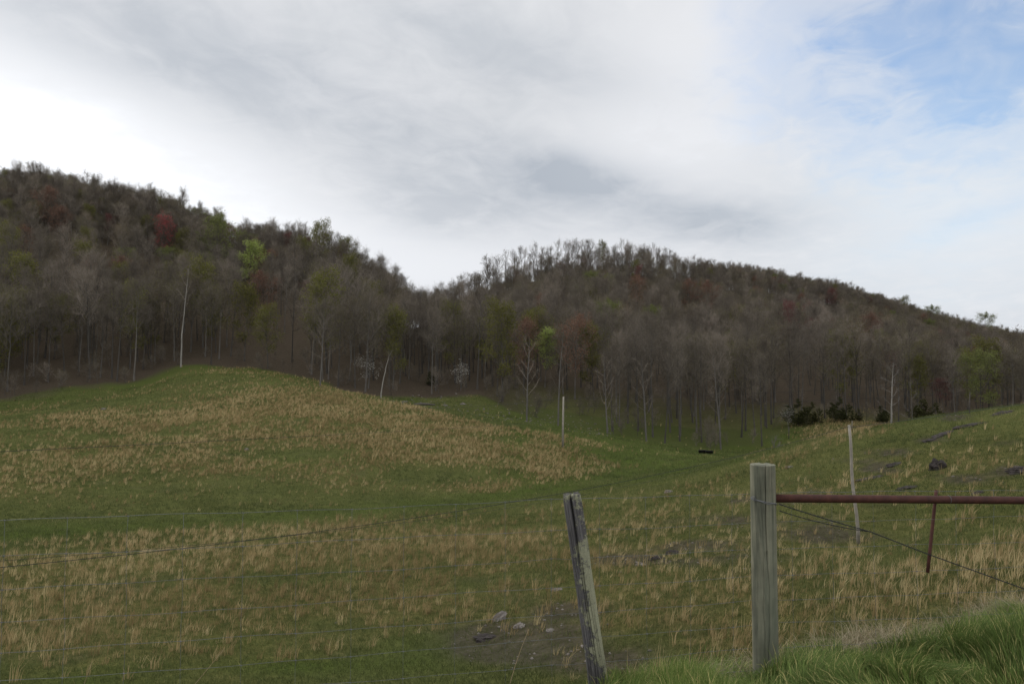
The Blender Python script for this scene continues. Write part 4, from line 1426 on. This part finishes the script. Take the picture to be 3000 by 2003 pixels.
def r_old(th, z):
    r = 0.051 + 0.010 * (fbm(np.cos(th) * 1.2 + 3, np.sin(th) * 1.2 + z * 1.5, 14, 3) - 0.5) + 0.006 * (fbm(th * 5, z * 5 + 20, 16, 3) - 0.5)
    r = r * np.interp(z, [0, 0.25, 0.7, H1 - 0.05, H1], [1.22, 1.08, 0.95, 0.98, 0.92])
    r = r * (1 + 0.10 * np.cos(2 * (th - 0.2)))
    r = r + 0.0022 * (fbm(th * 11, z * 1.6 + 60, 18, 2) - 0.5) * 2
    tt = th - 2 * math.pi
    for c, w, d, a, b in ((-1.95, 0.20, 0.050, H1 - 0.52, H1 + 1), (-1.55, 0.05, 0.014, 0.1, H1 - 0.4), (-2.3, 0.04, 0.012, 0.0, H1 - 0.3), (-1.1, 0.04, 0.012, 0.2, H1 - 0.55), (-1.8, 0.04, 0.014, 0.1, H1 - 0.45),
                          (-0.8, 0.05, 0.010, 0.0, H1 - 0.7), (1.2, 0.18, 0.045, H1 - 0.5, H1 + 1), (2.4, 0.05, 0.012, 0.1, H1)):
        cc = c + 0.05 * np.sin(z * 9 + c)
        env = np.clip((z - a) / 0.5, 0, 1) ** 0.7 * np.clip((b - z) / 0.08, 0, 1)
        q = tt if c < 0 else th
        r = r - d * env * np.exp(-((q - cc) / w) ** 4)
    return np.maximum(r, 0.004)


o1 = link('split_post', post_mesh('split_post', H1, r_old, [M_OLD], rough_top=0.03, seed=9), None, b1)
o1.rotation_mode = 'QUATERNION'
o1.rotation_quaternion = axis.to_track_quat('Z', 'Y')
# keep the split towards the camera
o1.rotation_mode = 'XYZ'
tiltx = math.atan2(axis.x, axis.z)
tilty = math.atan2(axis.y, math.hypot(axis.x, axis.z))
o1.rotation_euler = (-tilty, tiltx, 0)
tag(o1, 'old leaning grey post split at the top and crusted with yellow-green lichen', 'fence post')

# far slender leaning post in the field
b3 = Vector(ground_at(854.5, 16)); b3.z -= 0.05
t3 = Vector(at(848.5, 424.5, 16.0))
k = 9
pts = [b3.lerp(t3, i / (k - 1)) + Vector((0.02 * math.sin(i * 1.1), 0, 0)) for i in range(k)]
o = link('slender_post', tube_mesh('slender_post', [p - b3 for p in pts], [0.040 - 0.010 * i / (k - 1) for i in range(k)], 10, [M_POLE]), None, b3)
tag(o, 'tall slender pale wooden post leaning on the right pasture slope', 'fence post')

# bare white pole beyond the hollow
pb = Vector(ground_at(562.5, 75)); pt = Vector(at(563.5, 396, 75))
o = link('bare_pole', tube_mesh('bare_pole', [(0, 0, -0.4), (0.03, 0, 2.5), tuple(pt - pb)], [0.13, 0.11, 0.09], 10, [M_POLE]), None, pb)
tag(o, 'bare whitish wooden pole standing beyond the grassy hollow', 'pole')
# tiny far fence posts in the tawny field
M_DARKWOOD = wood_material('dark_wood', [(0.3, (0.05, 0.045, 0.04)), (0.7, (0.12, 0.11, 0.10))])
for px, Y, h_, mm, lab in ((787.5, 112, 2.0, M_DARKWOOD, 'short dark fence post at the edge of the tawny far field'), (850.5, 118, 1.7, M_POLE, 'short pale fence post in the middle of the tawny far field'),
                           (968, 30.5, 1.0, M_DARKWOOD, 'low dark stake on the crest of the right pasture')):
    b = Vector(ground_at(px, Y))
    o = link('far_fence_post', tube_mesh('far_post', [(0, 0, -0.3), (0.0, 0, h_ * 0.5), (0.05, 0, h_)], [0.07, 0.065, 0.055] if Y > 50 else [0.02, 0.02, 0.015], 8, [mm]), None, b)
    tag(o, lab, 'fence post')

# ------------------------------------------------------------------ rusty pipe, rod and wires
def rust_material():
    m, nt, bs = mat('rust')
    tc = nt.nodes.new('ShaderNodeTexCoord')
    n = noise_n(nt, tc.outputs['Object'], 14, 6, 0.7)
    n2 = noise_n(nt, tc.outputs['Object'], 120, 4, 0.7)
    c = ramp_n(nt, n, [(0.3, (0.024, 0.0085, 0.0065)), (0.5, (0.045, 0.0145, 0.010)), (0.7, (0.070, 0.023, 0.015))])
    c = mix_c(nt, 1.0, c, ramp_n(nt, n2, [(0.3, 0.7), (0.7, 1.25)]), 'MULTIPLY')
    nt.links.new(c, bs.inputs['Base Color'])
    bs.inputs['Roughness'].default_value = 0.75
    bs.inputs['Specular IOR Level'].default_value = 0.3
    bp = nt.nodes.new('ShaderNodeBump'); bp.inputs['Strength'].default_value = 0.4; bp.inputs['Distance'].default_value = 0.001
    nt.links.new(n2, bp.inputs['Height']); nt.links.new(bp.outputs[0], bs.inputs['Normal'])
    return m


def wire_material(name, c0, metallic=0.5):
    m, nt, bs = mat(name)
    tc = nt.nodes.new('ShaderNodeTexCoord')
    n = noise_n(nt, tc.outputs['Object'], 25, 4, 0.7)
    c = ramp_n(nt, n, [(0.3, tuple(q * 0.55 for q in c0)), (0.7, c0)])
    nt.links.new(c, bs.inputs['Base Color'])
    bs.inputs['Metallic'].default_value = metallic
    bs.inputs['Roughness'].default_value = 0.55
    return m


M_RUST_P = rust_material()
M_WIRE = wire_material('galvanised_wire', (0.20, 0.21, 0.225), 0.3)
M_FENCE = wire_material('dull_fence_wire', (0.16, 0.17, 0.185), 0.2)
M_WIRED = wire_material('dark_wire', (0.035, 0.038, 0.042), 0.2)

pa = Vector(at(777, 497.6, 4.50)); pc = Vector(at(1130, 500.6, 4.95))
pa.x = P2[0] + 0.070
o = link('rusty_pipe', tube_mesh('rusty_pipe', [tuple(pa.lerp(pc, i / 12) - pa) for i in range(13)], [0.0265] * 13, 24, [M_RUST_P]), None, pa)
tag(o, 'horizontal rusty steel pipe running from the round post out of frame', 'pipe rail')
ra = Vector(at(936.3, 489.5, 4.76)); rb = Vector(at(927.6, 572, 4.66))
o = link('rusty_rod', tube_mesh('rusty_rod', [tuple(ra.lerp(rb, i / 4) - ra) for i in range(5)], [0.0105] * 5, 12, [M_RUST_P]), None, ra)
tag(o, 'short rusty steel rod hanging behind the pipe and twisting the brace wire', 'rod')
# brace post beyond the right edge that carries the pipe's other end
pe = at(1142, 640, 4.97)
pez = hz(pe[0], pe[1])
o = link('brace_post', post_mesh('brace_post', pc.z + 0.2 - pez, lambda th, z: 0.08 + 0.002 * (fbm(np.cos(th) * 2 + 9, z + 3, 8, 3) - 0.5), [M_POST], nz=60, na=60, seed=4), None, (pe[0], pe[1], pez))
tag(o, 'second round wooden post, at the far end of the rusty pipe', 'fence post')

ND = 0.0


def helix_wire(name, A, B, r, tw_r, pitch, mat_, parent, sag=0.0, strands=2):
    A, B = Vector(A), Vector(B)
    L = (B - A).length
    t = (B - A).normalized()
    s1 = t.cross(Vector((0, 0, 1))).normalized(); s2 = t.cross(s1)
    n = max(12, int(L / pitch * 8))
    Bf = TreeBuf()
    for k in range(strands):
        pts = []
        for i in range(n + 1):
            f = i / n
            a = 2 * math.pi * (f * L / pitch) + k * math.pi * 2 / strands
            p = A.lerp(B, f) + s1 * math.cos(a) * tw_r + s2 * math.sin(a) * tw_r - Vector((0, 0, sag * 4 * f * (1 - f)))
            pts.append(tuple(p))
        Bf.tube(pts, [r] * (n + 1), 5, 0)
    v, s, l, m = Bf.data()
    return link(name, np_mesh(name, v, s, l, [mat_], smooth=True), parent)


def wire(name, pts, r, mat_, parent, sides=5):
    return link(name, tube_mesh(name, pts, [r] * len(pts), sides, [mat_], caps=True), parent)


# diagonal brace wire, a twisted pair from the round post to the foot of the brace post
bw = empty('brace_wire', (0, 0, 0), 'twisted diagonal brace wire from the round post down to the right', 'wire')
wA = Vector(at(753.4, 496.5, 4.46)); wB = Vector(at(779, 503.5, 4.42)); wC = Vector(at(870, 531, 4.52)); wD = Vector(at(928, 553.5, 4.655)); wE = Vector(at(1118, 622, 4.93))
helix_wire('twisted_wire', wC, wD, 0.0021, 0.0028, 0.035, M_WIRED, bw)
helix_wire('twisted_wire', wD, wE, 0.0021, 0.0028, 0.035, M_WIRED, bw)
# two separate strands near the post
helix_wire('twisted_wire', wB, wC, 0.0021, 0.0026, 0.06, M_WIRED, bw, 0.004)
helix_wire('twisted_wire', Vector(at(779, 510, 4.60)), wC, 0.0018, 0.0022, 0.06, M_WIRED, bw, 0.015)
# wrap round the post, slanting
pts = []
cx_, cy_ = P2[0], P2[1]
for i in range(40):
    a = math.pi * 1.02 + math.pi * 0.93 * i / 39
    f = i / 39
    pts.append((cx_ + 0.0815 * math.cos(a), cy_ + 0.0815 * math.sin(a), wA.z - 0.006 + (wB.z - wA.z) * f * 1.05))
wire('post_wrap', pts, 0.0024, M_WIRE, bw, 6)
wire('post_wrap', [(p[0], p[1] - 0.001, p[2] - 0.006 - 0.004 * math.sin(i * 0.4)) for i, p in enumerate(pts)], 0.0022, M_WIRE, bw, 6)
kn = wA + Vector((-0.003, -0.012, -0.002))
wire('wire_knot', [tuple(kn + Vector((0.010 * math.cos(i * 1.0), -0.004 * math.sin(i * 1.3), 0.009 * math.sin(i * 1.0)))) for i in range(14)], 0.0024, M_WIRE, bw, 6)
# ring of wire round the pipe
pr = pa.lerp(pc, (945 - 777) / (1130 - 777) * 0.98)
wire('wire_ring', [(pr.x + 0.003 * math.sin(i * 0.2), pr.y + 0.0285 * math.cos(i * 2 * math.pi / 20), pr.z + 0.0285 * math.sin(i * 2 * math.pi / 20)) for i in range(21)], 0.0011, M_WIRE, bw, 5)

# woven wire fence: line wires and stays
FP = [(-4.6, 3.45), (-2.74, 3.66), (0.33 - 0.05, 4.22), (P2[0] - 0.085, 4.50)]
TOPZ = [-0.80, -0.793, -0.785, -0.80]
FR = [(P2[0] + 0.088, 4.52), (pe[0] - 0.08, 4.93), (pe[0] + 2.0, 5.3)]
fen = empty('woven_wire_fence', (0, 0, 0), 'thin galvanised woven wire fence strung along the front posts', 'fence')
GAPS = [0.0, 0.185, 0.36, 0.53, 0.69, 0.84, 0.99, 1.13, 1.26]


def fence_pt(poly, tops, s, dz):
    seg = [math.dist(poly[i], poly[i + 1]) for i in range(len(poly) - 1)]
    i = 0
    while i < len(seg) - 1 and s > seg[i]:
        s -= seg[i]; i += 1
    f = min(1.0, s / seg[i])
    x = poly[i][0] + (poly[i + 1][0] - poly[i][0]) * f
    y = poly[i][1] + (poly[i + 1][1] - poly[i][1]) * f
    z = tops[i] + (tops[i + 1] - tops[i]) * f - dz
    z += -0.006 * 4 * f * (1 - f) + 0.0025 * math.sin(s * 9 + dz * 31) + 0.004 * math.sin(s * 2.3 + dz * 17)
    return x, y + 0.004 * math.sin(s * 3.1 + dz * 11), z


for poly, tops in ((FP, TOPZ), (FR, [-0.80, -0.83, -0.8])):
    L = sum(math.dist(poly[i], poly[i + 1]) for i in range(len(poly) - 1))
    for gi_, gdz in enumerate(GAPS):
        n = int(L / 0.07)
        wire('line_wire', [fence_pt(poly, tops, L * i / n, gdz) for i in range(n + 1)], 0.0010 if gi_ else 0.0012, M_FENCE, fen, 4)
    s = 0.11
    while s < L:
        off = random.uniform(-0.01, 0.01)
        ptz = []
        for gi_, gdz in enumerate(GAPS):
            x, y, z = fence_pt(poly, tops, s + off, gdz)
            ptz.append((x, y - 0.002, z))
            if gi_ < len(GAPS) - 1:
                x2, y2, z2 = fence_pt(poly, tops, s + off, (gdz + GAPS[gi_ + 1]) / 2)
                ptz.append((x2 + random.uniform(-0.004, 0.004), y2 - 0.003, z2))
        st = wire('stay_wire', ptz, 0.0008, M_FENCE, fen, 4)
        B = TreeBuf()
        for gi_, gdz in enumerate(GAPS):
            x, y, z = fence_pt(poly, tops, s + off, gdz)
            B.tube([(x - 0.007, y - 0.001, z - 0.002), (x - 0.002, y - 0.004, z + 0.003), (x + 0.003, y - 0.004, z - 0.003), (x + 0.007, y - 0.001, z + 0.002)], [0.0020] * 4, 5, 0)
        v, s_, l, m = B.data()
        link('wire_joint', np_mesh('wire_joint', v, s_, l, [M_FENCE]), st)
        s += 0.30

# long dark wires across the hollow, hung between the slender post and posts out of frame
def catenary(A, B, sag, n=50):
    return [(A[0] + (B[0] - A[0]) * i / n, A[1] + (B[1] - A[1]) * i / n, A[2] + (B[2] - A[2]) * i / n - sag * 4 * (i / n) * (1 - i / n)) for i in range(n + 1)]


Atop = tuple(t3)
o = wire('pasture_wire', catenary(at(-60, 454, 16.0), at(563.3, 420.5, 74.8), 0.08), 0.008, M_WIRED, None)
o.data.transform(Matrix.Identity(4))
tag(o, 'dark wire rising from the left edge across the tan ridge to the white pole', 'wire')
o = wire('pasture_wire', catenary(at(-80, 574, 8.4), at(848.8, 426, 16), 0.38), 0.0045, M_WIRED, None)
tag(o, 'dark wire crossing the grassy hollow up to the slender pale post', 'wire')
o = wire('pasture_wire', catenary(at(-80, 566, 8.4), at(740, 456, 24), 0.46), 0.0030, M_WIRED, None)
tag(o, 'second thin dark wire just below the one across the hollow', 'wire')
o = wire('pasture_wire', catenary(at(848.8, 427, 16), at(1060, 398, 25), 0.02), 0.006, M_WIRED, None)
tag(o, 'dark wire running right from the slender post along the pasture crest', 'wire')
o = wire('pole_wire', catenary(at(563.5, 398, 75), at(1060, 372, 60), 0.5), 0.012, M_WIRED, None)
tag(o, 'thin overhead wire running right from the top of the white pole', 'wire')
o = wire('pole_wire', catenary(at(400, 408, 90), at(563.5, 398, 75), 0.3), 0.012, M_WIRED, None)
tag(o, 'thin overhead wire running left from the top of the white pole', 'wire')
o = wire('pole_wire', catenary(at(563.5, 406, 75), at(1060, 386, 60), 0.4), 0.010, M_WIRED, None)
tag(o, 'lower overhead wire running right from the white pole', 'wire')

# ------------------------------------------------------------------ rocks, outcrops, feed tubs, log
def rock_material(name, dark, light, lich=0.3):
    m, nt, bs = mat(name)
    tc = nt.nodes.new('ShaderNodeTexCoord')
    n = noise_n(nt, tc.outputs['Object'], 5, 6, 0.7)
    c = ramp_n(nt, n, [(0.3, dark), (0.7, light)])
    nt.links.new(c, bs.inputs['Base Color'])
    bp = nt.nodes.new('ShaderNodeBump'); bp.inputs['Strength'].default_value = 0.8; bp.inputs['Distance'].default_value = 0.02
    nt.links.new(n, bp.inputs['Height']); nt.links.new(bp.outputs[0], bs.inputs['Normal'])
    return m


M_ROCK = rock_material('pale_rock', (0.07, 0.062, 0.055), (0.24, 0.22, 0.20))
M_DARKR = rock_material('dark_rock', (0.0176, 0.0152, 0.0144), (0.0600, 0.0520, 0.0496))
import bmesh


def rock_mesh(seed, sx, sy, sz, mat_, ragged=0.5):
    bm = bmesh.new()
    bmesh.ops.create_icosphere(bm, subdivisions=4, radius=1.0)
    from mathutils import noise as mn
    off = Vector((seed * 7.3, seed * 3.1, seed * 1.7))
    for v in bm.verts:
        p = v.co.normalized()
        d = 1 + ragged * (mn.noise(p * 1.6 + off)) + ragged * 0.5 * mn.noise(p * 4 + off) + ragged * 0.25 * mn.noise(p * 9 + off)
        # facets
        q = p * d
        v.co = Vector((q.x * sx, q.y * sy, (abs(q.z) ** 0.9) * math.copysign(1, q.z) * sz))
    me = bpy.data.meshes.new('rock')
    bm.to_mesh(me); bm.free()
    me.materials.append(mat_)
    return me


ROCKS = [
    # px, Y, sx, sy, sz, dark?, yaw, label
    (498.5, 11.6, 0.20, 0.09, 0.10, 0, 0.6, 'pale angular rock standing above the bare soil patch left of the split post'),
    (639, 15.0, 0.13, 0.12, 0.07, 0, 0.1, 'pale flat rock at the left end of the stony strip right of the split post'),
    (655, 15.6, 0.22, 0.12, 0.08, 1, 0.3, 'dark rock in the stony strip right of the split post'),
    (672, 16.2, 0.24, 0.12, 0.08, 1, 0.3, 'dark rock at the upper end of the stony strip'),
    (667, 34, 0.22, 0.2, 0.14, 0, 0.2, 'pale boulder on the pasture edge above the split post'),
    (788, 30, 0.20, 0.15, 0.10, 0, 0.0, 'small pale rock just right of the round post top'),
    (935, 21.5, 0.34, 0.22, 0.32, 1, 0.2, 'dark upright rock in the middle of the right pasture'),
    (1018, 18.5, 0.42, 0.3, 0.16, 1, 0.0, 'dark flat rock at the right edge of the picture'),
    (942, 26.5, 0.75, 0.25, 0.14, 1, 0.5, 'long dark outcrop below the crest of the right pasture'),
    (968, 27, 0.8, 0.25, 0.12, 1, 0.1, 'second long dark outcrop beside the one below the crest'),
    (1002, 28.2, 0.6, 0.3, 0.12, 1, 0.3, 'dark outcrop on the pasture crest at the far right'),
    (868, 22.5, 0.60, 0.2, 0.10, 1, 0.2, 'low dark outcrop just right of the slender post'),
    (892, 24, 0.42, 0.2, 0.10, 1, 0.4, 'low dark outcrop uphill of the one by the slender post'),
    (485, 10.6, 0.20, 0.14, 0.06, 1, 0.4, 'grey stone in the bare soil patch'),
    (520, 11.0, 0.12, 0.10, 0.05, 0, 0.8, 'pale flat stone beside the bare soil patch'),
    (557, 13.2, 0.14, 0.07, 0.04, 0, 0.3, 'thin pale stone lying left of the split post'),
    (550, 10.4, 0.08, 0.06, 0.03, 0, 0.3, 'little white stone near the foot of the split post'),
    (420, 108, 0.9, 0.6, 0.40, 0, 0.0, 'pale boulder at the mouth of the rocky hollow'),
    (404, 112, 0.5, 0.4, 0.3, 0, 0.0, 'pale stone left of the boulder in the rocky hollow'),
    (445, 112, 0.5, 0.4, 0.25, 0, 0.0, 'pale stone right of the boulder in the rocky hollow'),
    (463, 115, 0.5, 0.4, 0.25, 0, 0.0, 'pale stone under the right hand dogwood'),
    (105, 92, 0.4, 0.3, 0.2, 0, 0.0, 'tiny white stone high on the left pasture'),
    (248, 62, 0.22, 0.2, 0.12, 0, 0.0, 'tiny white stone on the tan ridge'),
    (928, 26, 0.35, 0.2, 0.08, 1, 0.2, 'low dark rock left of the long outcrop'),
    (905, 19.5, 0.30, 0.2, 0.08, 1, 0.0, 'low dark rock left of the upright rock'),
    (975, 17, 0.18, 0.12, 0.06, 1, 0.0, 'low dark rock below the upright rock'),
]
for i, (px, Y, sx, sy, sz, dk, yaw, lab) in enumerate(ROCKS):
    x, y, z = ground_at(px, Y)
    o = link('rock', rock_mesh(i + 1, sx * 0.85, sy * 0.85, sz * (0.6 if sx > 0.5 else 0.85), M_DARKR if dk else M_ROCK, 0.42), None, (x, y, z + sz * (0.0 if dk else 0.12)))
    o.rotation_euler = (0, -0.15 if px > 850 else (-0.55 if i == 0 else 0), yaw)
    tag(o, lab, 'rock')

# loose stones on the bare patches and in the gully: too many to count
def gravel():
    V, S, L_ = [], [], []
    off = 0
    base = np.array([[1, 0, 0], [0, 1, 0], [-1, 0, 0], [0, -1, 0], [0, 0, 1], [0, 0, -1]], float)
    tri = np.array([[0, 1, 4], [1, 2, 4], [2, 3, 4], [3, 0, 4], [1, 0, 5], [2, 1, 5], [3, 2, 5], [0, 3, 5]])
    X, Y = sample(9000, 6.5, 34, 1.0, (300, 1080))
    Z = height(X, Y)
    d = dirt_field(X, Y, Z)
    k = rng.uniform(0, 1, len(X)) < d ** 1.5 * 0.38 + 0.006
    X, Y, Z = X[k], Y[k], Z[k]
    X2, Y2 = sample(900, 100, 128, 1.0, (380, 620))
    Z2 = height(X2, Y2)
    k = rng.uniform(0, 1, len(X2)) < 0.35
    sz = np.concatenate([rng.uniform(0.006, 0.026, len(X)) * (1 + Y * 0.03), rng.uniform(0.06, 0.22, k.sum())])
    X = np.concatenate([X, X2[k]]); Y = np.concatenate([Y, Y2[k]]); Z = np.concatenate([Z, Z2[k]])
    for x, y, z, s in zip(X, Y, Z, sz):
        a = rng.uniform(0, 6.28)
        v = base * (1 + rng.uniform(-0.35, 0.35, (6, 3))) * s * np.array([1.2, 0.9, 0.6])
        c_, s_ = math.cos(a), math.sin(a)
        v = v @ np.array([[c_, s_, 0], [-s_, c_, 0], [0, 0, 1]])
        V.append(v + [x, y, z + s * 0.2]); L_.append((tri + off).ravel()); off += 6
        S += [3] * 8
    me = np_mesh('stones', np.concatenate(V), S, np.concatenate(L_), [M_ROCK])
    tag(link('gravel', me), 'loose pale stones and chips on the bare soil and in the hollow', 'gravel', kind='stuff')


gravel()

# two black feed tubs beyond the hollow
def tub_material():
    m, nt, bs = mat('black_rubber')
    tc = nt.nodes.new('ShaderNodeTexCoord')
    n = noise_n(nt, tc.outputs['Object'], 6, 4, 0.6)
    c = ramp_n(nt, n, [(0.3, (0.008, 0.008, 0.008)), (0.7, (0.022, 0.022, 0.022))])
    nt.links.new(c, bs.inputs['Base Color'])
    bs.inputs['Roughness'].default_value = 0.6
    return m


M_TUB = tub_material()


def trough_mesh(L, W, H):
    """long open trough with rounded ends: outer wall, rolled rim, inner wall, floor"""
    n = 40
    V, S, L_ = [], [], []
    def ring(l, w, z):
        out = []
        for i in range(n):
            a = 2 * math.pi * i / n
            cx = (l - w) * (1 if math.cos(a) > 0 else -1)
            out.append((cx + w * math.cos(a), w * math.sin(a), z))
        return out
    prof = [(L * 0.93, W * 0.86, 0.0), (L, W, H * 0.9), (L + 0.04, W + 0.04, H * 0.93), (L + 0.04, W + 0.04, H), (L - 0.02, W - 0.02, H), (L * 0.9, W * 0.8, 0.08)]
    for l, w, z in prof:
        V += ring(l, w, z)
    for k in range(len(prof) - 1):
        for i in range(n):
            j = (i + 1) % n
            L_ += [k * n + i, k * n + j, (k + 1) * n + j, (k + 1) * n + i]; S.append(4)
    L_ += list(range((len(prof) - 1) * n, len(prof) * n)); S.append(n)
    L_ += list(range(n))[::-1]; S.append(n)
    return np_mesh('trough', np.array(V), S, L_, [M_TUB], smooth=False)


tm_ = trough_mesh(0.50, 0.32, 0.42)
for px, Y, lab in ((701, 92, 'black rubber feed trough in the green hollow, left one of the pair'), (708.3, 91.7, 'black rubber feed trough in the green hollow, right one of the pair')):
    x, y, z = ground_at(px, Y)
    o = link('feed_trough', tm_, None, (x, y, z + 0.02))
    o.rotation_euler = (0, 0, 0.15)
    tag(o, lab, 'feed trough', 'feed troughs in the hollow')
x, y, z = ground_at(424, 106)
o = link('fallen_log', tube_mesh('log', [(-1.6, 0, 0.15), (-0.4, 0.1, 0.22), (0.6, 0, 0.2), (1.8, -0.1, 0.12)], [0.16, 0.2, 0.17, 0.1], 9, [M_DARKWOOD]), None, (x, y, z + 0.1))
tag(o, 'dark fallen log by the boulder at the mouth of the rocky hollow', 'log')

# ------------------------------------------------------------------ single dry stalks by the fence
M_STALK = blade_material('dry_stalk', [(0.0, (0.26, 0.20, 0.12)), (1.0, (0.42, 0.34, 0.22))], 0.1)


def stalk(px0, py0, px1, py1, Y, lab, bend=0.0, r=0.0022):
    A = Vector(at(px0, py0, Y)); B = Vector(at(px1, py1, Y + 0.05))
    gzz = hz(A.x, A.y)
    # run the foot down to the ground
    d = (B - A)
    if A.z > gzz:
        f = (A.z - gzz) / max(d.z, 0.05)
        A = A - d * min(f, 2.0) * 0.9
        A.z = min(A.z, gzz)
    pts = []
    for i in range(9):
        t = i / 8
        p = A.lerp(B, t) + Vector((bend * 4 * t * (1 - t), 0, 0))
        pts.append(tuple(p - A))
    o = link('dry_stalk', tube_mesh('stalk', pts, [r * (1 - 0.6 * i / 8) for i in range(9)], 5, [M_STALK]), None, A)
    tag(o, lab, 'dry stalk')


stalk(513, 682, 529, 628, 3.9, 'dry bent stalk standing left of the split post', -0.02, 0.0026)
stalk(76, 684, 92, 661, 3.5, 'dry stalk poking up at the bottom left corner')
stalk(186, 684, 225, 647, 3.5, 'long slanting dry stalk at the bottom left')
stalk(862, 640, 850, 592, 5.0, 'dry stalk leaning left, leftmost of those right of the round post')
stalk(858, 648, 845, 612, 5.0, 'short dry stalk beside the leftmost one right of the round post')
stalk(905, 625, 874, 596, 5.2, 'dry stalk leaning far left behind the verge grass')
stalk(890, 630, 908, 594, 5.2, 'dry stalk leaning right behind the verge grass')
stalk(868, 660, 865, 604, 4.9, 'upright dark weed stalk right of the round post', 0.01)

print('done', len(bpy.data.objects))
